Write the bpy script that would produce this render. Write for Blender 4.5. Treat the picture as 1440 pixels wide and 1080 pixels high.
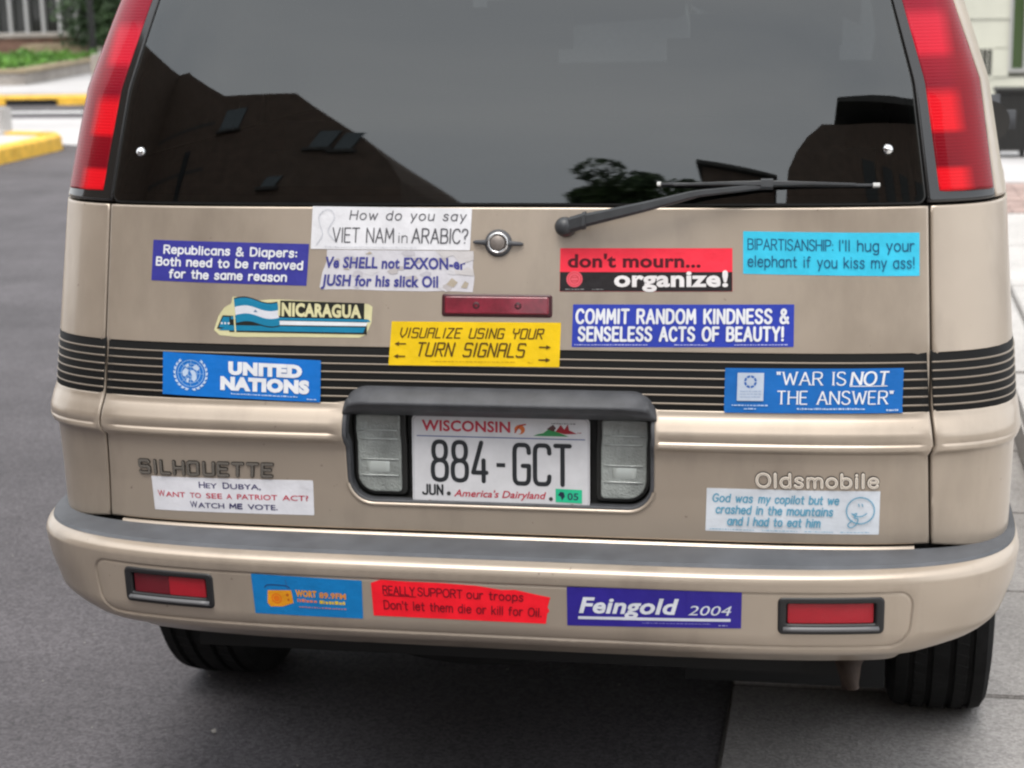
import bpy, bmesh, math, random
import numpy as np
from mathutils import Vector, Matrix
from mathutils.geometry import delaunay_2d_cdt
random.seed(7); np.random.seed(7)
for o in list(bpy.data.objects): bpy.data.objects.remove(o)
SC = bpy.context.scene; COL = SC.collection
R = math.radians
# ------------------------------------------------------------------ camera
cam = bpy.data.objects.new('camera', bpy.data.cameras.new('camera')); COL.objects.link(cam)
cam.data.sensor_width = 36; cam.data.lens = 36*2540/1440; cam.data.clip_end = 600; cam.data.clip_start = .05
yaw, pit, rol = R(10.8), R(13.02), R(-1.28)
F = Vector((-math.sin(yaw)*math.cos(pit), math.cos(yaw)*math.cos(pit), -math.sin(pit)))
R0 = Vector((math.cos(yaw), math.sin(yaw), 0)); U0 = R0.cross(F)
Rr = math.cos(rol)*R0 + math.sin(rol)*U0; Ur = -math.sin(rol)*R0 + math.cos(rol)*U0
M4 = Matrix((Rr, Ur, -F)).transposed().to_4x4(); M4.translation = Vector((.575, -2.865, 1.567))
cam.matrix_world = M4; SC.camera = cam
cam.data.dof.use_dof = True; cam.data.dof.focus_distance = 3.0; cam.data.dof.aperture_fstop = 6.3
# ------------------------------------------------------------------ light
wd = bpy.data.worlds.new('World'); SC.world = wd; wd.use_nodes = True
nt = wd.node_tree; nt.nodes.clear(); N = nt.nodes.new; Lk = nt.links.new
out = N('ShaderNodeOutputWorld'); bg = N('ShaderNodeBackground'); bg.inputs['Strength'].default_value = .12
sky = N('ShaderNodeTexSky'); sky.sky_type = 'NISHITA'; sky.sun_disc = False
sky.sun_elevation = R(66); sky.sun_rotation = R(186); sky.dust_density = 4.0; sky.air_density = 1.0
cl = N('ShaderNodeTexNoise'); cl.inputs['Scale'].default_value = 1.6; cl.inputs['Detail'].default_value = 4
tc = N('ShaderNodeTexCoord'); mp = N('ShaderNodeMapping'); mp.inputs['Scale'].default_value = (1, 1, 2.5)
Lk(tc.outputs['Generated'], mp.inputs['Vector']); Lk(mp.outputs['Vector'], cl.inputs['Vector'])
rp = N('ShaderNodeValToRGB'); rp.color_ramp.elements[0].position = .3; rp.color_ramp.elements[1].position = .7
rp.color_ramp.elements[0].color = (7.6, 8.0, 8.5, 1); rp.color_ramp.elements[1].color = (10.2, 10.3, 10.4, 1)
Lk(cl.outputs['Fac'], rp.inputs['Fac'])
mx = N('ShaderNodeMixRGB'); mx.inputs['Fac'].default_value = .88
Lk(sky.outputs['Color'], mx.inputs['Color1']); Lk(rp.outputs['Color'], mx.inputs['Color2'])
Lk(mx.outputs['Color'], bg.inputs['Color']); Lk(bg.outputs['Background'], out.inputs['Surface'])
sl = bpy.data.lights.new('sun', 'SUN'); sl.energy = 1.5; sl.angle = R(28); sl.color = (1, .96, .9)
sun = bpy.data.objects.new('sun', sl); COL.objects.link(sun)
el, az = R(66), R(186)            # veiled sun high behind the camera
sd = Vector((math.sin(az)*math.cos(el), math.cos(az)*math.cos(el), math.sin(el)))
sun.rotation_euler = sd.to_track_quat('Z', 'Y').to_euler()
SC.view_settings.view_transform = 'Standard'; SC.view_settings.look = 'None'
SC.view_settings.exposure = 0.70; SC.view_settings.gamma = 1.0; SC.view_settings.use_curve_mapping = False
SC.cycles.filter_width = 2.3; SC.cycles.max_bounces = 8; SC.cycles.transparent_max_bounces = 12
# ------------------------------------------------------------------ materials
_m = {}
def mat(name, col, rough=.5, metal=0., coat=0., crough=.05, noise=0., nscale=8., bump=0., bscale=200., spec=.5, ior=1.5, col2=None, nd=4):
    if name in _m: return _m[name]
    m = bpy.data.materials.new(name); m.use_nodes = True; t = m.node_tree; b = t.nodes['Principled BSDF']
    b.inputs['Base Color'].default_value = (*col, 1); b.inputs['Roughness'].default_value = rough
    b.inputs['Metallic'].default_value = metal; b.inputs['Coat Weight'].default_value = coat
    b.inputs['Coat Roughness'].default_value = crough; b.inputs['Specular IOR Level'].default_value = spec
    b.inputs['IOR'].default_value = ior
    if noise or bump: g = t.nodes.new('ShaderNodeNewGeometry')
    if noise:
        n = t.nodes.new('ShaderNodeTexNoise'); n.inputs['Scale'].default_value = nscale; n.inputs['Detail'].default_value = nd
        n.inputs['Roughness'].default_value = .6
        t.links.new(g.outputs['Position'], n.inputs['Vector'])
        r = t.nodes.new('ShaderNodeValToRGB'); c2 = col2 or tuple(min(1, c*(1+noise)) for c in col)
        r.color_ramp.elements[0].color = (*[c*(1-noise) for c in col], 1); r.color_ramp.elements[1].color = (*c2, 1)
        r.color_ramp.elements[0].position = .3; r.color_ramp.elements[1].position = .7
        t.links.new(n.outputs['Fac'], r.inputs['Fac']); t.links.new(r.outputs['Color'], b.inputs['Base Color'])
    if bump:
        n = t.nodes.new('ShaderNodeTexNoise'); n.inputs['Scale'].default_value = bscale; n.inputs['Detail'].default_value = 3
        t.links.new(g.outputs['Position'], n.inputs['Vector'])
        k = t.nodes.new('ShaderNodeBump'); k.inputs['Strength'].default_value = bump; k.inputs['Distance'].default_value = .004
        t.links.new(n.outputs['Fac'], k.inputs['Height']); t.links.new(k.outputs['Normal'], b.inputs['Normal'])
    _m[name] = m; return m
def srgb(r, g, b): return tuple(((c/255)/12.92 if c/255 < .04045 else ((c/255+.055)/1.055)**2.4) for c in (r, g, b))
def ink(r, g, b, k=.80):            # print colours: photo value back to a surface colour
    c = srgb(r, g, b); return mat('ink_%d_%d_%d' % (r, g, b), tuple(x*k for x in c), rough=.40, noise=.09, nscale=22, spec=.4, bump=.35, bscale=45, nd=8)
PAINT = mat('champagne_paint', (.45, .378, .305), rough=.40, metal=.5, coat=.38, crough=.12, noise=.05, nscale=3, bump=.02, bscale=900)
# light road dust over the paint, more of it low down on the bumper
def dusty(m):
    t = m.node_tree; b = t.nodes['Principled BSDF']; g = t.nodes.new('ShaderNodeNewGeometry')
    n = t.nodes.new('ShaderNodeTexNoise'); n.inputs['Scale'].default_value = 5; n.inputs['Detail'].default_value = 9; n.inputs['Roughness'].default_value = .7
    t.links.new(g.outputs['Position'], n.inputs['Vector'])
    r = t.nodes.new('ShaderNodeMapRange'); r.inputs['From Min'].default_value = .3; r.inputs['From Max'].default_value = .75
    r.inputs['To Min'].default_value = .30; r.inputs['To Max'].default_value = .50
    t.links.new(n.outputs['Fac'], r.inputs['Value']); t.links.new(r.outputs['Result'], b.inputs['Roughness'])
dusty(PAINT)
def chips(m, dirt=(.17, .14, .11)):         # road film in soft streaks, and a few stone chips
    t = m.node_tree; b = t.nodes['Principled BSDF']; src = b.inputs['Base Color'].links[0].from_socket; g = t.nodes.new('ShaderNodeNewGeometry')
    def layer(scale, lo, hi, amt, col, src, stretch=1.):
        mp = t.nodes.new('ShaderNodeMapping'); mp.inputs['Scale'].default_value = (1, 1, stretch); t.links.new(g.outputs['Position'], mp.inputs['Vector'])
        n = t.nodes.new('ShaderNodeTexNoise'); n.inputs['Scale'].default_value = scale; n.inputs['Detail'].default_value = 6; n.inputs['Roughness'].default_value = .6; t.links.new(mp.outputs['Vector'], n.inputs['Vector'])
        r = t.nodes.new('ShaderNodeMapRange'); r.inputs['From Min'].default_value = lo; r.inputs['From Max'].default_value = hi; r.inputs['To Max'].default_value = amt; t.links.new(n.outputs['Fac'], r.inputs['Value'])
        x = t.nodes.new('ShaderNodeMixRGB'); x.inputs['Color2'].default_value = (*col, 1); t.links.new(r.outputs['Result'], x.inputs['Fac']); t.links.new(src, x.inputs['Color1']); return x.outputs['Color']
    s = layer(7, .48, .78, .42, dirt, src, .35); s = layer(55, .70, .74, .75, (.10, .07, .06), s)
    t.links.new(s, b.inputs['Base Color'])
chips(PAINT)
BLACK = mat('black_trim', (.012, .012, .011), rough=.55, noise=.2, nscale=20)
DARK = mat('shadow_gap_black', (.006, .006, .006), rough=.9)
PLASTIC = mat('dark_grey_plastic', (.060, .062, .068), rough=.5, noise=.25, nscale=25, bump=.25, bscale=1500)
PAD = mat('step_pad_rubber', (.085, .09, .10), rough=.6, noise=.22, nscale=14, bump=.35, bscale=1200)
RUBBER = mat('tyre_rubber', (.011, .011, .011), rough=.9, noise=.3, nscale=30, bump=.2, bscale=300, spec=.2)
CHROME = mat('chrome', (.75, .75, .75), rough=.15, metal=1)
STEEL = mat('dull_steel', (.25, .22, .2), rough=.5, metal=.7, noise=.4, nscale=20)
def glassmat(name, tint, ior, rough=.012, haze=None):
    m = bpy.data.materials.new(name); m.use_nodes = True; t = m.node_tree; t.nodes.clear()
    o = t.nodes.new('ShaderNodeOutputMaterial'); tr = t.nodes.new('ShaderNodeBsdfTransparent'); tr.inputs['Color'].default_value = (*tint, 1)
    gl = t.nodes.new('ShaderNodeBsdfGlossy'); gl.inputs['Roughness'].default_value = rough; gl.inputs['Color'].default_value = (.97, 1, 1, 1)
    fr = t.nodes.new('ShaderNodeFresnel'); fr.inputs['IOR'].default_value = ior; mx = t.nodes.new('ShaderNodeMixShader')
    t.links.new(fr.outputs['Fac'], mx.inputs['Fac']); t.links.new(tr.outputs[0], mx.inputs[1]); t.links.new(gl.outputs[0], mx.inputs[2])
    t.links.new(mx.outputs[0], o.inputs['Surface']); return m
GLASS = glassmat('tinted_window_glass', (.17, .195, .185), 1.86)
CLEAR = glassmat('windscreen_glass', (.55, .62, .58), 1.5)
# ------------------------------------------------------------------ mesh helpers
def link(o, parent=None, kind=None, label=None, cat=None, group=None):
    COL.objects.link(o)
    if parent is not None: o.parent = parent
    if kind: o['kind'] = kind
    if label: o['label'] = label
    if cat: o['category'] = cat
    if group: o['group'] = group
    return o
def mesh(name, v, f, m, parent=None, smooth=False, mi=None, **k):
    me = bpy.data.meshes.new(name); me.from_pydata([tuple(map(float, p)) for p in v], [], [tuple(map(int, q)) for q in f])
    for x in (m if isinstance(m, (list, tuple)) else [m]): me.materials.append(x)
    if mi is not None: me.polygons.foreach_set('material_index', mi)
    if smooth: me.polygons.foreach_set('use_smooth', [True]*len(me.polygons))
    me.update(); return link(bpy.data.objects.new(name, me), parent, **k)
def empty(name, loc=(0, 0, 0), **k):
    o = bpy.data.objects.new(name, None); o.location = loc; o.empty_display_size = .2; return link(o, **k)
class MB:                             # collects simple solids into one mesh
    def __init__(s): s.v = []; s.f = []; s.m = []; s.mats = []
    def add(s, v, f, m=0):
        n = len(s.v); s.v += [tuple(p) for p in v]; s.f += [tuple(i+n for i in q) for q in f]; s.m += [m]*len(f)
    def box(s, x0, x1, y0, y1, z0, z1, m=0, b=0.0):
        bm = bmesh.new(); bmesh.ops.create_cube(bm, size=1)
        bmesh.ops.scale(bm, vec=(x1-x0, y1-y0, z1-z0), verts=bm.verts); bmesh.ops.translate(bm, vec=((x0+x1)/2, (y0+y1)/2, (z0+z1)/2), verts=bm.verts)
        if b: bmesh.ops.bevel(bm, geom=bm.edges[:], offset=b, segments=2, affect='EDGES')
        bm.verts.index_update(); s.add([v.co[:] for v in bm.verts], [[v.index for v in f.verts] for f in bm.faces], m); bm.free()
    def tube(s, pts, rad, n=12, m=0, cap=True):
        pts = [np.array(p, float) for p in pts]; rad = rad if isinstance(rad, (list, tuple)) else [rad]*len(pts)
        V = []; Fc = []; up = np.array([0, 0, 1.])
        for i, p in enumerate(pts):
            d = pts[min(i+1, len(pts)-1)]-pts[max(i-1, 0)]; d /= np.linalg.norm(d)
            a = np.cross(d, up if abs(d[2]) < .95 else np.array([1., 0, 0])); a /= np.linalg.norm(a); b = np.cross(d, a)
            r = rad[i]; ra, rb = r if isinstance(r, tuple) else (r, r)
            V += [p+a*ra*math.cos(q)+b*rb*math.sin(q) for q in np.linspace(0, 2*math.pi, n, endpoint=False)]
        for i in range(len(pts)-1):
            for j in range(n): Fc.append((i*n+j, i*n+(j+1) % n, (i+1)*n+(j+1) % n, (i+1)*n+j))
        if cap: Fc.append(tuple(range(n))); Fc.append(tuple(range(len(V)-1, len(V)-n-1, -1)))
        s.add(V, Fc, m)
    def lathe(s, prof, c, axis='x', n=48, m=0):
        V = []; Fc = []
        for (a, r) in prof:
            for q in np.linspace(0, 2*math.pi, n, endpoint=False):
                V.append((c[0]+a, c[1]+r*math.cos(q), c[2]+r*math.sin(q)) if axis == 'x' else ((c[0]+r*math.cos(q), c[1]+a, c[2]+r*math.sin(q)) if axis == 'y' else (c[0]+r*math.cos(q), c[1]+r*math.sin(q), c[2]+a)))
        for i in range(len(prof)-1):
            for j in range(n): Fc.append((i*n+j, i*n+(j+1) % n, (i+1)*n+(j+1) % n, (i+1)*n+j))
        s.add(V, Fc, m)
    def out(s, name, m, parent=None, smooth=False, **k): return mesh(name, s.v, s.f, m, parent, smooth, mi=s.m, **k)
# ---- shape of the van's rear: plan curve (superellipse corner) times height profile ----
ZT=np.array([.0,.40,.60,.630,.70,.755,.783,.788,.7925,.798,.801,.806,.815,.836,.842,.8505,.8515,.945,.946,1.02,1.12,1.18,1.30,1.51,1.62,1.68])
YT=np.array([.05,.03,.012,.009,.009,.006,.004,-.0075,-.0095,-.008,-.0045,-.0065,-.0068,.004,.008,.0105,.0135,.0285,.0255,.0396,.0586,.070,.1033,.1776,.2246,.2550])
WZ=np.array([0,.45,.60,.78,.80,.836,.86,.95,1.18,1.37,1.51,1.62,1.68]); WV=np.array([.86,.868,.872,.876,.885,.880,.874,.868,.853,.822,.775,.735,.69])
WV=WV-.020; ND=5.0; DD=.32
_t=np.linspace(0,np.pi/2,4001); _cx=np.sin(_t)**(2/ND); _cy=1-np.cos(_t)**(2/ND)
_px=np.concatenate([_cx,[1,1,.985,.94,.80,.5,0]]); _py=np.concatenate([_cy*DD,[.40,3.3,3.8,4.15,4.42,4.55,4.58]])
_sl=np.concatenate([[0],np.cumsum(np.hypot(np.diff(_px*.87),np.diff(_py)))]); SMAX=float(_sl[-1])
def plan(s):
    a=np.abs(s); return np.sign(s)*np.interp(a,_sl,_px),np.interp(a,_sl,_py)
def x2s(x,z):                      # arc position of a rear-face point given by its x
    k=abs(x)/np.interp(z,ZT,np.interp(ZT,WZ,WV)); return float(np.sign(x)*np.interp(k,_cx,_sl[:len(_cx)]))
def body(s,z,off=0.):
    """point on the body skin; off = distance proud of the skin"""
    s=np.asarray(s,float); z=np.asarray(z,float)
    def P(s,z):
        px,py=plan(s); k=np.interp(z,[0,.85,1.0,1.2,1.68],[1,1,.96,.84,.60])
        y=np.where(py>.6,.6+(py-.6)*k,py)
        return np.stack([px*np.interp(z,WZ,WV),np.where(z>1.18,.070+.25*(z-1.18)+.23*(z-1.18)**2,np.interp(z,ZT,YT))+y+0*px,z+0*px],-1)
    p=P(s,z)
    e=1e-3; a=P(s+e,z)-P(s-e,z); b=P(s,z+e)-P(s,z-e)
    n=np.cross(a,b); n/=np.linalg.norm(n,axis=-1,keepdims=True)+1e-12
    return p+n*np.asarray(off,float)[...,None] if np.ndim(off) else p+n*off
def sbody(s,z,off=0.):             # the same skin with the ribbed band bridged straight over, as a sticker lies
    z=np.asarray(z,float); n=body(s,z*0+1.0,1.)-body(s,z*0+1.0,0.)
    p=np.array(body(s,z,0.))+n*np.asarray(off,float)[...,None] if np.ndim(off) else np.array(body(s,z,0.))+n*off
    p[...,1]+=np.where(z>.8455,np.interp(z,[.845,.848,1.18],[.0085,.0095,.070])-np.interp(z,ZT,YT),0); return p
# bumper skin
BZ=np.array([.41,.457,.466,.48,.505,.59,.602,.6085,.613,.616,.6175]); BY=np.array([.03,-.055,-.085,-.106,-.1165,-.1215,-.1213,-.1190,-.1145,-.107,-.10])
BWZ=np.array([.40,.445,.47,.50,.56,.60,.62]); BWV=np.array([.76,.80,.845,.875,.895,.90,.895])
BWV=BWV-.032; NB=4.2; DB=.42
_bx=np.sin(_t)**(2/NB); _by=1-np.cos(_t)**(2/NB)
_bpx=np.concatenate([_bx,[1.0]]); _bpy=np.concatenate([_by*DB,[1.2]])
_bsl=np.concatenate([[0],np.cumsum(np.hypot(np.diff(_bpx*.89),np.diff(_bpy)))])
def bump(s,z,off=0.):
    s=np.asarray(s,float); z=np.asarray(z,float)
    def P(s,z):
        a=np.abs(s); px=np.sign(s)*np.interp(a,_bsl,_bpx); py=np.interp(a,_bsl,_bpy)
        kk=np.clip((a-.64)/.2,0,1); kk=kk*kk*(3-2*kk)
        return np.stack([px*(.866+(np.interp(z,BWZ,BWV)-.866)*kk),np.interp(z,BZ,BY)+py+0*px,z+0*px],-1)
    p=P(s,z); e=1e-3; a=P(s+e,z)-P(s-e,z); b=P(s,z+e)-P(s,z-e)
    n=np.cross(a,b); n/=np.linalg.norm(n,axis=-1,keepdims=True)+1e-12
    return p+n*np.asarray(off,float)[...,None] if np.ndim(off) else p+n*off
def x2b(x,z):
    k=abs(x)/np.interp(z,BWZ,BWV); return float(np.sign(x)*np.interp(k,_bx,_bsl[:len(_bx)]))
# ------------------------------------------------------------------ panels cut to an outline on a curved skin
def resample(poly, step, closed=True):
    out = []; n = len(poly)
    for i in range(n if closed else n-1):
        a = np.array(poly[i], float); b = np.array(poly[(i+1) % n], float); k = max(1, int(np.ceil(np.linalg.norm(b-a)/step)))
        for j in range(k): out.append(tuple(a+(b-a)*j/k))
    if not closed: out.append(tuple(poly[-1]))
    return out
def inside(P, poly):
    P = np.asarray(P, float); x, y = P[:, 0], P[:, 1]; r = np.zeros(len(P), bool); n = len(poly)
    for i in range(n):
        x0, y0 = poly[i]; x1, y1 = poly[(i+1) % n]
        if y0 == y1: continue
        c = ((y0 > y) != (y1 > y)) & (x < (x1-x0)*(y-y0)/(y1-y0)+x0); r ^= c
    return r
def area(p): return .5*sum(p[i][0]*p[(i+1) % len(p)][1]-p[(i+1) % len(p)][0]*p[i][1] for i in range(len(p)))
def inset(poly, d):                   # move each vertex inwards (CCW outline)
    n = len(poly); s = 1 if area(poly) > 0 else -1; out = []
    for i in range(n):
        a = np.array(poly[i-1]); b = np.array(poly[i]); c = np.array(poly[(i+1) % n])
        u = (b-a)/(np.linalg.norm(b-a)+1e-12); v = (c-b)/(np.linalg.norm(c-b)+1e-12)
        nu = np.array([-u[1], u[0]]); nv = np.array([-v[1], v[0]]); m = nu+nv; L = m@m
        m = nu if L < .2 else m*2/L
        out.append(tuple(b+m*d*s))
    return out
def rrect(x0, x1, y0, y1, r, n=6, rs=None):
    rs = rs or (r, r, r, r); P = []   # order: lower left, lower right, upper right, upper left
    for (cx, cy, a, r) in ((x0+rs[0], y0+rs[0], math.pi, rs[0]), (x1-rs[1], y0+rs[1], 1.5*math.pi, rs[1]), (x1-rs[2], y1-rs[2], 0, rs[2]), (x0+rs[3], y1-rs[3], .5*math.pi, rs[3])):
        if r < 1e-5: P.append((cx, cy)); continue
        for t in np.linspace(a, a+math.pi/2, n): P.append((cx+r*math.cos(t), cy+r*math.sin(t)))
    return P
def panel(name, outline, fn, m, parent=None, holes=(), ds=.02, dz=.012, zrows=(), off=0., flange=.012, rim=.0025, step=.012, offf=None, lines=(), **k):
    """skin patch: outline/holes in skin coordinates, fn(s,z,off)->xyz. rounded rim, then a flange going inwards"""
    if area(outline) < 0: outline = outline[::-1]
    outs = [resample(outline, step)]; hs = [resample(h if area(h) > 0 else h[::-1], step) for h in holes]
    loops = [(outs[0], +1)]+[(h, -1) for h in hs]
    pts = []; edges = []
    def addloop(L, closed=True):
        b = len(pts); pts.extend(L); n = len(L)
        for i in range(n if closed else n-1): edges.append((b+i, b+(i+1) % n))
    for L, sg in loops:
        addloop(L)
        if rim: addloop(inset(L, rim*sg*1.3))
    for L in lines: addloop(resample(L, step), closed=True)
    o = np.array(outs[0]); x0, z0 = o.min(0); x1, z1 = o.max(0)
    zs = sorted(set([float(z) for z in np.arange(z0+dz*.5, z1, dz)]+[z for z in zrows if z0 < z < z1]))
    xs = np.arange(x0+ds*.5, x1, ds); G = np.array([(x, z) for z in zs for x in xs])
    mk = inside(G, inset(outs[0], rim*1.3+.002))
    for h in hs: mk &= ~inside(G, inset(h, -(rim*1.3+.002)))
    pts.extend([tuple(p) for p in G[mk]])
    v, e, f, *_ = delaunay_2d_cdt([Vector(p) for p in pts], edges, [], 0, 1e-6)
    V = np.array([(p.x, p.y) for p in v]); T = np.array([list(t) for t in f]); c = V[T].mean(1)
    mk = inside(c, outs[0])
    for h in hs: mk &= ~inside(c, h)
    T = T[mk]; d = V[T]; ar = (d[:, 1, 0]-d[:, 0, 0])*(d[:, 2, 1]-d[:, 0, 1])-(d[:, 2, 0]-d[:, 0, 0])*(d[:, 1, 1]-d[:, 0, 1])
    T = T[np.abs(ar) > 1e-10]; ar = ar[np.abs(ar) > 1e-10]; T[ar < 0] = T[ar < 0][:, ::-1]
    O = np.full(len(V), off, float)+(offf(V) if offf is not None else 0)
    P = fn(V[:, 0], V[:, 1], O)
    F_ = [tuple(t) for t in T]; cnt = {}
    for t in F_:
        for i in range(3):
            a, b = t[i], t[(i+1) % 3]; cnt[(a, b)] = 1
    bd = [(a, b) for (a, b) in cnt if (b, a) not in cnt]
    P = list(P)
    if flange:
        nx = {}
        for a, b in bd: nx[a] = b
        pv = {b: a for a, b in bd}
        lv = {}
        for a in set(nx) | set(pv):
            q = V[a]; u = (V[nx[a]]-V[pv[a]]) if a in nx and a in pv else np.array([1., 0]); u = u/(np.linalg.norm(u)+1e-12); w = np.array([u[1], -u[0]])*rim*.5
            r1 = len(P); P.append(fn(*(q+w), O[a]-rim)); r2 = len(P); P.append(fn(*(q+w), O[a]-rim)); r3 = len(P); P.append(fn(*(q+w), O[a]-flange))
            lv[a] = (r1, r2, r3)
        for a, b in bd:
            A, B = lv[a], lv[b]; F_.append((b, a, A[0], B[0])); F_.append((B[1], A[1], A[2], B[2]))
    return mesh(name, P, F_, m, parent, smooth=True, **k)
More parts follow.
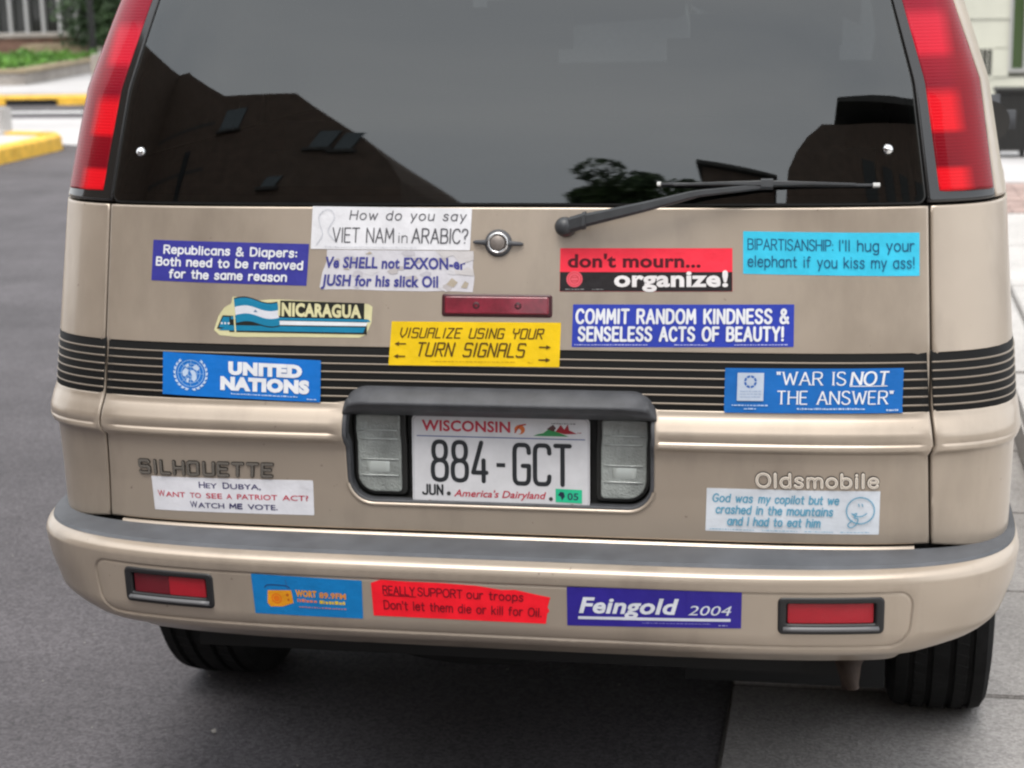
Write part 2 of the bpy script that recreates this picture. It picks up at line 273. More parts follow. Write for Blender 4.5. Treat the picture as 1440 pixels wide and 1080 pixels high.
# ------------------------------------------------------------------ stroke alphabet (cap height 10, x height 7)
# L straight, C curved open, O curved closed
G_ = {
'A': (7, 'L0,0 3.5,10 7,0|L1.3,3.4 5.7,3.4'), 'B': (6, 'L0,0 0,10 3,10|C3,10 5,9.5 5.4,7.6 4.8,5.9 3,5.3|L3,5.3 0,5.3|C3,5.3 5.4,4.7 6,2.7 5.3,.7 3,0|L3,0 0,0'),
'C': (6.4, 'C6.3,8.2 5.2,9.6 3.5,10 1.4,9.1 .1,6.6 .1,3.4 1.4,.9 3.5,0 5.2,.4 6.3,1.8'), 'D': (6.5, 'L0,0 0,10 2.5,10|C2.5,10 5.4,8.8 6.5,5 5.4,1.2 2.5,0|L2.5,0 0,0'),
'E': (5.2, 'L5.2,10 0,10 0,0 5.2,0|L0,5.2 4.5,5.2'), 'F': (5, 'L5,10 0,10 0,0|L0,5.2 4.4,5.2'),
'G': (6.8, 'C6.4,8.2 5.2,9.6 3.5,10 1.4,9.1 .1,6.6 .1,3.4 1.4,.9 3.5,0 5.4,.5 6.6,1.8|L6.6,1.8 6.6,4.6 4,4.6'), 'H': (6.4, 'L0,0 0,10|L6.4,0 6.4,10|L0,5.2 6.4,5.2'),
'I': (.6, 'L.3,0 .3,10'), 'J': (4.6, 'L4.4,10 4.4,3|C4.4,3 4,.8 2.4,0 .8,.6 .1,2.2'), 'K': (6, 'L0,0 0,10|L5.8,10 0,4|L2,6 6,0'), 'L': (5, 'L0,10 0,0 5,0'),
'M': (7.6, 'L0,0 .6,10 3.8,3 7,10 7.6,0'), 'N': (6.4, 'L0,0 0,10 6.4,0 6.4,10'), 'O': (7.2, 'O3.6,10 1.2,9 0,6.5 0,3.5 1.2,1 3.6,0 6,1 7.2,3.5 7.2,6.5 6,9'),
'P': (5.8, 'L0,0 0,10 3,10|C3,10 5.2,9.4 5.8,7.4 5.1,5.3 3,4.6|L3,4.6 0,4.6'), 'R': (6, 'L0,0 0,10 3,10|C3,10 5.2,9.4 5.8,7.5 5.1,5.6 3,5|L3,5 0,5|L3,5 6,0'),
'S': (5.8, 'C5.5,8.4 4.6,9.6 3,10 1.2,9.5 .4,7.9 1,6.2 3,5.2 5,4 5.7,2.4 4.8,.6 2.9,0 1,.5 0,2'), 'T': (6.2, 'L0,10 6.2,10|L3.1,10 3.1,0'),
'U': (6.2, 'L0,10 0,3.2|C0,3.2 .7,1 3.1,0 5.5,1 6.2,3.2|L6.2,3.2 6.2,10'), 'V': (6.6, 'L0,10 3.3,0 6.6,10'), 'W': (9.4, 'L0,10 2.3,0 4.7,9 7.1,0 9.4,10'),
'X': (6, 'L0,0 6,10|L0,10 6,0'), 'Y': (6.2, 'L0,10 3.1,5 6.2,10|L3.1,5 3.1,0'), 'Z': (6, 'L0,10 6,10 0,0 6,0'),
'a': (5.4, 'C5.2,5.6 4,6.8 2.6,7 .8,6 0,3.5 .8,1 2.6,0 4,.4 5.2,1.8|L5.2,7 5.2,0'), 'b': (5.4, 'L.1,10 .1,0|C.1,5 1.3,6.7 2.8,7 4.7,6 5.4,3.5 4.7,1 2.8,0 1.3,.4 .1,1.8'),
'c': (4.8, 'C4.7,5.6 3.8,6.8 2.7,7 .8,6 .1,3.5 .8,1 2.7,0 3.8,.3 4.8,1.4'), 'd': (5.4, 'C5.2,5.4 4,6.8 2.6,7 .8,6 0,3.5 .8,1 2.6,0 4,.4 5.2,1.8|L5.2,10 5.2,0'),
'e': (5.2, 'C0,3.7 2.6,3.8 5.1,3.9 4.6,6 2.7,7 .8,6 .1,3.5 .8,1 2.8,0 4.2,.4 5,1.4'), 'f': (3.8, 'C3.8,9.4 2.8,10 1.8,9.4 1.4,7.6|L1.4,7.6 1.4,0|L0,6.4 3.3,6.4'),
'g': (5.4, 'C5.2,5.6 4,6.8 2.6,7 .8,6 0,3.5 .8,1 2.6,0 4,.4 5.2,1.8|L5.2,7 5.2,-1|C5.2,-1 4.6,-2.7 2.6,-3 .6,-2.4'), 'h': (5, 'L.1,10 .1,0|C.1,4.8 1.4,6.7 3,7 4.6,6.2 5,4.4|L5,4.4 5,0'),
'i': (.8, 'L.4,7 .4,0|L.4,9.4 .4,9.5'), 'j': (2, 'L1.6,7 1.6,-2 0,-3|L1.6,9.4 1.6,9.5'), 'k': (4.8, 'L.1,10 .1,0|L4.4,7 .1,2.6|L1.7,4.2 4.8,0'), 'l': (.8, 'L.4,10 .4,0'),
'm': (8.2, 'L.1,7 .1,0|C.1,4.8 1.1,6.7 2.4,7 3.8,6.2 4.1,4.4|L4.1,4.4 4.1,0|C4.1,4.8 5.1,6.7 6.4,7 7.8,6.2 8.2,4.4|L8.2,4.4 8.2,0'), 'n': (5, 'L.1,7 .1,0|C.1,4.8 1.4,6.7 3,7 4.6,6.2 5,4.4|L5,4.4 5,0'),
'o': (5.6, 'O2.8,7 .8,6 0,3.5 .8,1 2.8,0 4.8,1 5.6,3.5 4.8,6'), 'p': (5.4, 'L.1,7 .1,-3|C.1,5 1.3,6.7 2.8,7 4.7,6 5.4,3.5 4.7,1 2.8,0 1.3,.4 .1,1.8'),
'r': (3.6, 'L.1,7 .1,0|C.1,4.4 1.2,6.4 2.4,7 3.6,6.8'), 's': (4.4, 'C4.2,5.8 3.4,6.8 2.2,7 .8,6.5 .5,5.2 1.6,4 3.4,3.2 4.2,1.9 3.6,.5 2.2,0 .8,.4 0,1.4'),
't': (3.6, 'L1.5,9.4 1.5,1.6|C1.5,1.6 2,.2 3.6,.2|L0,6.6 3.4,6.6'), 'u': (5, 'L.1,7 .1,2.6|C.1,2.6 .6,.6 2.2,0 3.8,.5 5,2.2|L5,7 5,0'), 'v': (5, 'L0,7 2.5,0 5,7'),
'w': (7.4, 'L0,7 1.9,0 3.7,6.2 5.5,0 7.4,7'), 'x': (4.8, 'L0,0 4.8,7|L0,7 4.8,0'), 'y': (5, 'L0,7 2.6,.4|L5,7 1.2,-3'), 'z': (4.6, 'L0,7 4.6,7 0,0 4.6,0'),
'0': (6, 'O3,10 .9,9 0,6.5 0,3.5 .9,1 3,0 5.1,1 6,3.5 6,6.5 5.1,9'), '2': (5.6, 'C.2,8 1,9.5 2.8,10 4.8,9.3 5.3,7.4 4.6,5.4|L4.6,5.4 0,0 5.6,0'), '4': (6, 'L4.4,0 4.4,10 0,3 6,3'),
'5': (5.6, 'L5.2,10 .6,10 .3,5.4|C.3,5.4 2.6,6.3 4.8,5.6 5.6,3.2 4.8,.9 2.6,0 .1,.8'), '8': (5.8, 'O2.9,10 1,9.3 .4,7.6 1,6 2.9,5.3 4.8,6 5.4,7.6 4.8,9.3|O2.9,5.3 .8,4.5 0,2.7 .8,.7 2.9,0 5,.7 5.8,2.7 5,4.5'),
'9': (5.6, 'C.6,.6 2.6,0 4.6,1 5.5,4 5.4,7 4.6,9.2 2.7,10 .8,9 .1,6.9 .9,4.8 2.7,4.2 4.6,5 5.4,7'),
'!': (.8, 'L.4,10 .4,3|L.4,.2 .4,.4'), '.': (.8, 'L.4,.2 .4,.5'), ',': (1, 'L.7,.6 .2,-1.4'), ':': (.8, 'L.4,.6 .4,.9|L.4,5.4 .4,5.7'), "'": (.6, 'L.3,10 .3,7.6'), '"': (2, 'L.3,10 .3,7.8|L1.7,10 1.7,7.8'),
'-': (3.4, 'L0,4 3.4,4'), '?': (4.8, 'C0,8 .8,9.5 2.4,10 4.2,9.3 4.7,7.6 3.8,5.8 2.4,4.6|L2.4,4.6 2.4,3|L2.4,.2 2.4,.4'),
'&': (7, 'C6.8,0 3.4,4.4 1,7.2 1.2,9.2 2.7,10 4.2,9.2 4.2,7.4 2.4,5.6 .4,3.8 0,2 .9,.4 2.7,0 4.9,1 6.4,4'), ' ': (3.2, '')}
DIN = {'8': (5, 'O2.5,10 1,9.7 .3,8.6 .3,6.8 1,5.6 2.5,5.2 4,5.6 4.7,6.8 4.7,8.6 4,9.7|O2.5,5.2 .8,4.8 0,3.7 0,1.6 .7,.4 2.5,0 4.3,.4 5,1.6 5,3.7 4.2,4.8'), '4': (4.8, 'L3.9,0 3.9,5.4|L3.1,10 .1,2.2 4.9,2.2'),
'G': (5, 'C5,8 4.8,9.2 4,9.9 2.5,10 1,9.9 .2,9.2 0,8|L0,8 0,2|C0,2 .2,.8 1,.1 2.5,0 4,.1 4.8,.8 5,2|L5,2 5,4.6 2.9,4.6'), 'C': (5, 'C5,8 4.8,9.2 4,9.9 2.5,10 1,9.9 .2,9.2 0,8|L0,8 0,2|C0,2 .2,.8 1,.1 2.5,0 4,.1 4.8,.8 5,2'),
'T': (4.9, 'L0,10 4.9,10|L2.45,10 2.45,0'), 'J': (4, 'L4,10 4,2|C4,2 3.5,.3 2,0 .5,.4 0,1.6'), 'U': (4.6, 'L0,10 0,2|C0,2 .6,.4 2.3,0 4,.4 4.6,2|L4.6,2 4.6,10'), 'N': (4.6, 'L0,0 0,10 4.6,0 4.6,10')}
DIG = {'V': (5, 'L0,10 0,4 2.4,0 5,4 5,10'), 'I': (1.4, 'L.7,0 .7,10'), 'S': (5, 'L5,9 4.4,10 .6,10 0,9.4 0,5.8 .6,5.2 4.4,5.2 5,4.6 5,.7 4.4,0 .6,0 0,.8'), 'U': (5, 'L0,10 0,.7 .7,0 4.3,0 5,.7 5,10'),
'A': (5, 'L0,0 0,9.3 .7,10 4.3,10 5,9.3 5,0|L0,5 5,5'), 'L': (4.4, 'L0,10 0,0 4.4,0'), 'Z': (5, 'L0,10 5,10 0,0 5,0'), 'E': (4.8, 'L4.8,10 0,10 0,0 4.8,0|L0,5.2 4,5.2'), 'N': (5, 'L0,0 0,10 5,0 5,10'),
'G': (5, 'L5,8.8 4.3,10 .7,10 0,9.3 0,.7 .7,0 4.3,0 5,.7 5,4.8 2.8,4.8'), 'Y': (5, 'L0,10 0,6.4 .8,5.4 4.2,5.4 5,6.4 5,10|L2.5,5.4 2.5,0'), 'O': (5, 'L.7,0 0,.7 0,9.3 .7,10 4.3,10 5,9.3 5,.7 4.3,0 .7,0'),
'R': (5, 'L0,0 0,10 4.3,10 5,9.3 5,5.8 4.4,5.2 0,5.2|L2,5.2 5,0'), 'T': (5, 'L0,10 5,10|L2.5,10 2.5,0'), 'H': (5, 'L0,0 0,10|L5,0 5,10|L0,5 5,5'), 'l': (.8, 'L.4,10 .4,0'), ' ': (4, '')}
def catmull(P, closed, n=5):
    P = [np.array(p, float) for p in P]; m = len(P); out = []
    for i in range(m if closed else m-1):
        p0 = P[(i-1) % m] if closed or i else 2*P[0]-P[1]; p1 = P[i]; p2 = P[(i+1) % m]; p3 = P[(i+2) % m] if closed or i+2 < m else 2*P[-1]-P[-2]
        for j in range(n):
            t = j/n; out.append(.5*((2*p1)+(-p0+p2)*t+(2*p0-5*p1+4*p2-p3)*t*t+(-p0+3*p1-3*p2+p3)*t**3))
    if not closed: out.append(P[-1])
    return out
def strokes(ch, sets):
    for s in sets:
        if ch in s: w, d = s[ch]; break
    else: w, d = G_[' ']
    res = []
    for q in filter(None, d.split('|')):
        P = [tuple(map(float, a.split(','))) for a in q[1:].split()]
        cl = q[0] == 'O'
        res.append((P if q[0] == 'L' else catmull(P, cl), cl))
    return w, res
def ribbon(P, closed, hw, round_=True, contrast=0.):
    """stroke -> triangles; hw = half width"""
    P = [np.array(p, float) for p in P]; n = len(P); L = []; Rr_ = []
    def hwf(u): return hw*(1-contrast+contrast*abs(u[1]))
    for i in range(n):
        a = P[i-1] if (closed or i) else None; b = P[(i+1) % n] if (closed or i < n-1) else None
        u = (P[i]-a)/(np.linalg.norm(P[i]-a)+1e-9) if a is not None else None; v = (b-P[i])/(np.linalg.norm(b-P[i])+1e-9) if b is not None else None
        if u is None: u = v
        if v is None: v = u
        m = np.array([-u[1]-v[1], u[0]+v[0]]); q = m@m; m = m*2/max(q, .9); w = hwf((u+v)/2 if q > .5 else u)
        L.append(P[i]+m*w); Rr_.append(P[i]-m*w)
    V = L+Rr_; Fc = []
    for i in range(n if closed else n-1):
        j = (i+1) % n; Fc.append((i, j, n+j, n+i)[::-1])
    if round_ and not closed:
        for e, d in ((0, P[0]-P[1]), (n-1, P[-1]-P[-2])):
            d = d/(np.linalg.norm(d)+1e-9); nn = np.array([-d[1], d[0]]); w = hw; c = P[e]; b = len(V)
            V += [c+nn*w*math.cos(t)+d*w*math.sin(t) for t in np.linspace(0, math.pi, 7)]; Fc.append(tuple(range(b, b+7))[::-1])
    return V, Fc
def tess(P, step=8.):
    A = np.array(P)
    if max(np.ptp(A[:, 0]), np.ptp(A[:, 1])) < 12: return P, [tuple(range(len(P)))]
    if area(P) < 0: P = P[::-1]
    L = resample(P, step); A = np.array(L); pts = list(L); ed = [(i, (i+1) % len(L)) for i in range(len(L))]
    G = np.array([(x, y) for x in np.arange(A[:, 0].min()+step/2, A[:, 0].max(), step) for y in np.arange(A[:, 1].min()+step/2, A[:, 1].max(), step)])
    if len(G): pts += [tuple(p) for p in G[inside(G, inset(L, .5))]]
    v, e, f, *_ = delaunay_2d_cdt([Vector(p) for p in pts], ed, [], 0, 1e-6)
    V = np.array([(p.x, p.y) for p in v]); T = [tuple(t) for t in f if len(t) == 3]; mk = inside(np.array([V[list(t)].mean(0) for t in T]), L)
    T = [t if np.cross(V[t[1]]-V[t[0]], V[t[2]]-V[t[0]]) > 0 else t[::-1] for t, a in zip(T, mk) if a]
    return [tuple(q) for q in V], T
def corners(Q):                      # cut a stroke where it turns sharply
    out = [[Q[0]]]
    for i in range(1, len(Q)-1):
        u = np.subtract(Q[i], Q[i-1]); v = np.subtract(Q[i+1], Q[i]); out[-1].append(Q[i])
        if u@v < .35*np.linalg.norm(u)*np.linalg.norm(v): out.append([Q[i]])
    out[-1].append(Q[-1]); return out
class Art:
    """flat print in local units; every item lies a hair above the one before"""
    def __init__(s): s.it = []
    def poly(s, P, m):
        s.it.append(([tuple(p) for p in P], [tuple(range(len(P)))], m)); return s
    def rect(s, x0, x1, y0, y1, m): return s.poly([(x0, y0), (x1, y0), (x1, y1), (x0, y1)], m)
    def disc(s, cx, cy, r, m, n=28, ry=None): return s.poly([(cx+r*math.cos(t), cy+(ry or r)*math.sin(t)) for t in np.linspace(0, 2*math.pi, n, endpoint=False)], m)
    def line(s, P, w, m, closed=False, curve=False):
        if curve: P = catmull(P, closed)
        V, Fc = ribbon(P, closed, w/2); s.it.append((V, Fc, m)); return s
    def ring(s, cx, cy, r, w, m, ry=None): return s.line([(cx+r*math.cos(t), cy+(ry or r)*math.sin(t)) for t in np.linspace(0, 2*math.pi, 30, endpoint=False)], w, m, closed=True)
    def stroke(s, txt, x0, x1, y, cap, w, m, slant=0., sets=(), gap=2.4, contrast=0., serif=0., jit=0., round_=True):
        sets = list(sets)+[G_]; X = 0; S = []; rnd = random.Random(len(txt)*7+int(y))
        for c in txt:
            wd_, st = strokes(c, sets); dy = rnd.uniform(-jit, jit)
            for P, cl in st: S.append(([(X+p[0], p[1]+dy) for p in P], cl))
            X += wd_+gap
        X -= gap; ky = cap/10; kx = (x1-x0-abs(slant)*cap)/X
        for P, cl in S:
            Q = [(x0+p[0]*kx+p[1]*ky*slant, y+p[1]*ky) for p in P]
            for Q_ in ([Q] if cl else corners(Q)):
                V, Fc = ribbon(Q_, cl, w/2, round_, contrast); s.it.append((V, Fc, m))
            if serif and not cl:
                for e, f_ in ((0, 1), (-1, -2)):
                    if abs(P[e][1]-round(P[e][1], -1)) < .05 and abs(P[e][1]-P[f_][1]) > .6*abs(P[e][0]-P[f_][0]):
                        q = Q[e]; s.it.append(([(q[0]-serif, q[1]-w*.18), (q[0]+serif, q[1]-w*.18), (q[0]+serif, q[1]+w*.18), (q[0]-serif, q[1]+w*.18)], [(0, 1, 2, 3)], m))
        return s
    def type(s, txt, x0, x1, y, cap, m, bold=0., shear=0., keep=False):
        c = bpy.data.curves.new('type', 'FONT'); c.body = txt; c.size = 1; c.offset = bold; c.shear = shear; c.resolution_u = 3; c.fill_mode = 'FRONT'
        if bold > .02: c.space_character = 1+bold*1.2
        o = bpy.data.objects.new('type', c); me = bpy.data.meshes.new_from_object(o)
        V = np.array([v.co[:2] for v in me.vertices]); Fc = [tuple(p.vertices) for p in me.polygons]
        bpy.data.objects.remove(o); bpy.data.curves.remove(c); bpy.data.meshes.remove(me)
        a = V[:, 0].min(); b = V[:, 0].max(); ky = cap/.729; V = np.c_[x0+(V[:, 0]-a)*(x1-x0)/(b-a), y+V[:, 1]*ky]
        s.it.append(([tuple(p) for p in V], Fc, m)); return s
    def dashes(s, x0, x1, y, h, m, seed=1):
        r = random.Random(seed); x = x0
        while x < x1-1:
            w = r.uniform(1.2, 5); s.rect(x, min(x+w, x1), y, y+h*r.uniform(.6, 1), m); x += w+r.uniform(.6, 1.6)
        return s
    def build(s, name, fn, base, parent, lift=.000012):
        """fn(u,v,off) local units -> world"""
        V = []; Fc = []; mi = []; ms = []
        for k, (v, f, m) in enumerate(s.it):
            if m not in ms: ms.append(m)
            if len(f) == 1: v, f = tess([v[i] for i in f[0]])
            n = len(V); A = np.array(v, float); P = fn(A[:, 0], A[:, 1], base+lift*k+np.arange(len(A))*0)
            V += list(P); Fc += [tuple(i+n for i in q) for q in f]; mi += [ms.index(m)]*len(f)
        return mesh(name, V, Fc, ms, parent, mi=mi)
def quadmap(skin, conv, TL, TR, BR, BL, W, H):
    q = [np.array((conv(*p), p[1])) if conv else np.array(p, float) for p in (TL, TR, BR, BL)]
    def fn(u, v, off):
        u = np.asarray(u, float)/W; v = np.asarray(v, float)/H; u_, v_ = u[..., None], v[..., None]
        p = q[3]*(1-u_)*(1-v_)+q[2]*u_*(1-v_)+q[1]*u_*v_+q[0]*(1-u_)*v_
        return skin(p[..., 0], p[..., 1], off)
    return fn
def sheet(name, fn, poly, m, parent, th=.0006, base=.0, step=8., **k):
    """thin film cut to poly (local units), following the skin, with an edge thickness"""
    if area(poly) < 0: poly = poly[::-1]
    L = resample(poly, step); pts = list(L); ed = [(i, (i+1) % len(L)) for i in range(len(L))]
    A = np.array(L); G = np.array([(x, y) for x in np.arange(A[:, 0].min()+step/2, A[:, 0].max(), step) for y in np.arange(A[:, 1].min()+step/2, A[:, 1].max(), step)])
    if len(G): pts += [tuple(p) for p in G[inside(G, inset(L, 1.0))]]
    v, e, f, *_ = delaunay_2d_cdt([Vector(p) for p in pts], ed, [], 0, 1e-6)
    V = np.array([(p.x, p.y) for p in v]); T = [tuple(t) for t in f if len(t) == 3]
    c = np.array([V[list(t)].mean(0) for t in T]); mk = inside(c, L); T = [t for t, a in zip(T, mk) if a]
    T = [t if np.cross(V[t[1]]-V[t[0]], V[t[2]]-V[t[0]]) > 0 else t[::-1] for t in T]
    P = list(fn(V[:, 0], V[:, 1], np.full(len(V), base+th))); es = {(t[i], t[(i+1) % 3]) for t in T for i in range(3)}
    bd = [e for e in es if (e[1], e[0]) not in es]; n = len(P); B = fn(V[:, 0], V[:, 1], np.full(len(V), base)); P += list(B)
    T += [(b, a, a+n, b+n) for a, b in bd]
    return mesh(name, P, T, m, parent, **k)
# ================================================================== ground and streets
def slabs(parent, name, boxes, m, b=.006):
    cache = {}
    for (x0, x1, y0, y1, z0, z1) in boxes:
        k = (round(x1-x0, 4), round(y1-y0, 4), round(z1-z0, 4), round(random.random()*0))
        if k not in cache:
            q = MB(); q.box(-k[0]/2, k[0]/2, -k[1]/2, k[1]/2, -k[2]/2, k[2]/2, b=b); o = q.out(name, m, parent); cache[k] = o.data
        else: o = link(bpy.data.objects.new(name, cache[k]), parent)
        o.location = ((x0+x1)/2, (y0+y1)/2, (z0+z1)/2+random.uniform(-.0015, .0015))
ASPH = mat('asphalt', (.080, .073, .078), rough=.88, noise=.27, nscale=1.7, bump=.7, bscale=240, nd=10)
def grain(m, sc, lo, hi, speck=None):
    t = m.node_tree; b = t.nodes['Principled BSDF']; src = b.inputs['Base Color'].links[0].from_socket
    g = t.nodes.new('ShaderNodeNewGeometry'); n = t.nodes.new('ShaderNodeTexVoronoi'); n.inputs['Scale'].default_value = sc
    t.links.new(g.outputs['Position'], n.inputs['Vector'])
    r = t.nodes.new('ShaderNodeMapRange'); r.inputs['To Min'].default_value = lo; r.inputs['To Max'].default_value = hi
    s = t.nodes.new('ShaderNodeSeparateColor'); t.links.new(n.outputs['Color'], s.inputs[0]); t.links.new(s.outputs[0], r.inputs['Value'])
    m2 = t.nodes.new('ShaderNodeMixRGB'); m2.blend_type = 'MULTIPLY'; m2.inputs['Fac'].default_value = 1
    t.links.new(src, m2.inputs['Color1']); t.links.new(r.outputs['Result'], m2.inputs['Color2']); t.links.new(m2.outputs['Color'], b.inputs['Base Color'])
grain(ASPH, 150, .66, 1.38)
CONC = mat('weathered_concrete', (.44, .42, .40), rough=.85, noise=.16, nscale=2.2, bump=.5, bscale=120, nd=9); grain(CONC, 170, .82, 1.15)
CONC_D = mat('gutter_concrete', (.33, .312, .298), rough=.88, noise=.22, nscale=2.6, bump=.6, bscale=140, nd=10); grain(CONC_D, 170, .78, 1.2)
WALK = mat('pale_concrete', (.45, .435, .43), rough=.85, noise=.10, nscale=1.2, bump=.3, bscale=80)
JOINT = mat('joint_dirt', (.16, .15, .14), rough=.95)
YEL = mat('yellow_kerb_paint', (.78, .46, .05), rough=.6, noise=.22, nscale=9)
g = MB(); g.add([(-260, -260, 0), (260, -260, 0), (260, 300, 0), (-260, 300, 0)], [(0, 1, 2, 3)]); g.out('road', ASPH, kind='structure')
st = MB(); st.add([(.336, -30, .004), (1.125, -30, .004), (1.125, 40, .004), (.336, 40, .004)], [(0, 1, 2, 3)])
gut = st.out('gutter', JOINT, kind='structure', )
slabs(gut, 'concrete_slab', [(.34, 1.122, .905+.685*k+.005, .905+.685*(k+1)-.005, -.03, .009) for k in range(-8, 22)], CONC_D, b=.004)
kb = MB(); kb.box(1.13, 1.27, -30, 40, -.1, .118); kerb = kb.out('kerb', JOINT, kind='structure')
slabs(kerb, 'kerb_stone', [(1.122, 1.28, 1.8*k+.005, 1.8*(k+1)-.005, -.05, .125) for k in range(-3, 11)], CONC, b=.018)
sw = MB(); sw.box(1.282, 14, -30, 60, -.1, .115); side = sw.out('pavement', JOINT, kind='structure')
slabs(side, 'paving_slab', [(1.286+1.2*i, 1.286+1.2*(i+1)-.008, 1.2*k+.004-3, 1.2*(k+1)-.004-3, .06, .124) for i in range(3) for k in range(0, 9)], CONC, b=.006)
slabs(side, 'paving_slab', [(1.286+1.2*i, 1.286+1.2*(i+1)-.008, 1.2*k+9.304, 1.2*(k+1)+9.296, .06, .124) for i in range(6) for k in range(0, 7)], WALK, b=.006)
BRICK = mat('red_paver_brick', (.34, .245, .215), rough=.85, noise=.25, nscale=6)
q = MB()
for i in range(18):
    for j in range(14):
        x = 1.29+.205*i+(.1 if j % 2 else 0); y = 7.86+.102*j; q.box(x, x+.197, y, y+.094, .06, .122+random.uniform(-.002, .002))
q.out('paver_brick_band', BRICK, side, kind='stuff')
# loose grit and bits of litter on the road
q = MB(); rg = random.Random(3)
for k in range(420):
    x = rg.uniform(-4, .9); y = rg.uniform(-1.0, 5.5); r_ = rg.uniform(.0015, .0042)
    if k > 400: r_ = .009
    V = [(x+r_*rg.uniform(-1.2, 1.2), y+r_*rg.uniform(-1.2, 1.2), .003+r_*rg.uniform(0, .9)+(.01 if x > .33 else 0)) for _ in range(4)]; q.add(V, [(0, 1, 2), (0, 2, 3), (0, 3, 1), (1, 3, 2)])
q.out('road_grit', mat('grit_stone', (.34, .32, .29), rough=.9, noise=.5, nscale=40), kind='stuff')
# ---- the far side street on the left
isl = MB(); isl.add([(-40, -30, 0), (-6.77, -30, 0), (-6.77, 12.8, 0), (-7.0, 13.15, 0), (-8.2, 13.35, 0), (-40, 13.35, 0), (-40, -30, .115), (-6.77, -30, .115), (-6.77, 12.8, .115), (-7.0, 13.15, .115), (-8.2, 13.35, .115), (-40, 13.35, .115)],
    [(6, 7, 8, 9, 10, 11), (1, 2, 8, 7), (2, 3, 9, 8), (3, 4, 10, 9), (4, 5, 11, 10)])
isl.out('pavement_island', WALK, kind='structure')
def kerbline(name, P, m, w=.16, h=.14, gap=None):
    """kerb stones about 1 m long along a path"""
    base = empty(name, kind='structure')
    for a, b in zip(P[:-1], P[1:]):
        a = np.array(a, float); b = np.array(b, float); L = np.linalg.norm(b-a); n = max(1, round(L/1.0)); u = (b-a)/L; v = np.array([-u[1], u[0]])
        for k in range(n):
            s0 = a+u*(L*k/n+.004); s1 = a+u*(L*(k+1)/n-.004); prof = [(0, -.05), (0.004, h-.02), (.02, h), (w, h), (w, -.05)]
            V = [(*(s0+v*p[0]), p[1]) for p in prof]+[(*(s1+v*p[0]), p[1]) for p in prof]
            Fc = [(i, i+5, i+6, i+1) for i in range(4)]+[(0, 1, 2, 3, 4), (9, 8, 7, 6, 5)]
            mm = m
            ks = mesh('kerb_stone', V, Fc, mm, base)
            if gap and abs((s0+s1)[0]/2-gap) < .5: q_ = MB(); c_ = (s0+s1)/2; q_.box(c_[0]-.34, c_[0]+.34, c_[1]-.012, c_[1]+.02, -.02, h*.62); q_.out('drain_opening', DARK, ks)
    return base
kerbline('yellow_kerb', [(-6.62, 0), (-6.62, 12.9), (-6.8, 13.2), (-7.3, 13.32)], YEL)
kerbline('pale_kerb', [(-7.3, 13.3), (-8.2, 13.42), (-22, 13.42)], CONC)
ap = MB(); ap.add([(-30, 13.44, .006), (-7.0, 13.44, .006), (-5.4, 12.6, .006), (-5.6, 16.4, .006), (-30, 16.4, .006)], [(0, 1, 2, 3, 4)]); ap.out('crossing_concrete', WALK, kind='structure')
ln = MB(); ln.add([(-30, 17.2, .005), (-4, 17.2, .005), (-4, 17.42, .005), (-30, 17.42, .005)], [(0, 1, 2, 3)]); ln.out('white_road_line', mat('road_line_paint', (.7, .7, .68), rough=.7, noise=.2, nscale=12), kind='structure')
kerbline('yellow_kerb', [(-4.0, 18.5), (-9.2, 18.5), (-9.9, 18.5), (-20, 18.5)][::-1], YEL, gap=-9.55, h=.115)
fs = MB(); fs.box(-60, 30, 18.67, 60, -.1, .135); far = fs.out('far_pavement', WALK, kind='structure')
# planter with low wall, soil and green plants
pl = empty('planter', (-12.2, 22, .13), label='long low concrete planter with green leafy ground plants in front of the glazed building', cat='planter')
pl.location = (0, 0, 0)
cor = [(-15.5, 20.35), (-10.5, 20.35), (-10.85, 24.2), (-15.5, 24.2)]
STONE = mat('planter_stone', (.33, .30, .27), rough=.9, noise=.2, nscale=4); CAPM = mat('planter_cap_stone', (.30, .24, .15), rough=.9, noise=.25, nscale=5)
def wallseg(a, b, w, z0, z1, m, name, parent, n=1):
    a = np.array(a, float); b = np.array(b, float); L = np.linalg.norm(b-a); u = (b-a)/L; v = np.array([-u[1], u[0]])*w
    for k in range(n):
        s0 = a+u*(L*k/n+.004); s1 = a+u*(L*(k+1)/n-.004)
        B = [s0, s1, s1+v, s0+v]; V = [(*p, z0) for p in B]+[(*p, z1) for p in B]
        mesh(name, V, [(0, 1, 5, 4), (1, 2, 6, 5), (2, 3, 7, 6), (3, 0, 4, 7), (4, 5, 6, 7)], m, parent)
wallseg(cor[0], cor[1], .2, .12, .30, STONE, 'stone_block', pl, 5); wallseg(cor[1], cor[2], .2, .12, .30, STONE, 'stone_block', pl, 4)
wallseg((-15.6, 20.32), (-10.46, 20.32), .28, .302, .345, CAPM, 'cap_stone', pl, 4); wallseg((-10.46, 20.6), (-10.82, 24.2), .28, .302, .345, CAPM, 'cap_stone', pl, 3)
so = MB(); so.add([(-15.5, 20.5, .27), (-10.7, 20.5, .27), (-11, 24.2, .27), (-15.5, 24.2, .27)], [(0, 1, 2, 3)]); so.out('soil', mat('soil', (.05, .04, .03), rough=1, noise=.4, nscale=10), pl)
def leaves(n, fn, size, name, m, parent=None, **k):
    V = []; Fc = []; rs = np.random.RandomState(n+len(name))
    for i in range(n):
        c = fn(rs); d = rs.normal(size=3); d[2] *= .7; d /= np.linalg.norm(d); e = np.cross(d, rs.normal(size=3)); e /= np.linalg.norm(e); s = size*rs.uniform(.5, 1.3)
        b = len(V); V += [c-d*s, c+e*s*.42, c+d*s, c-e*s*.42]; Fc.append((b, b+1, b+2, b+3))
    return mesh(name, V, Fc, m, parent, **k)
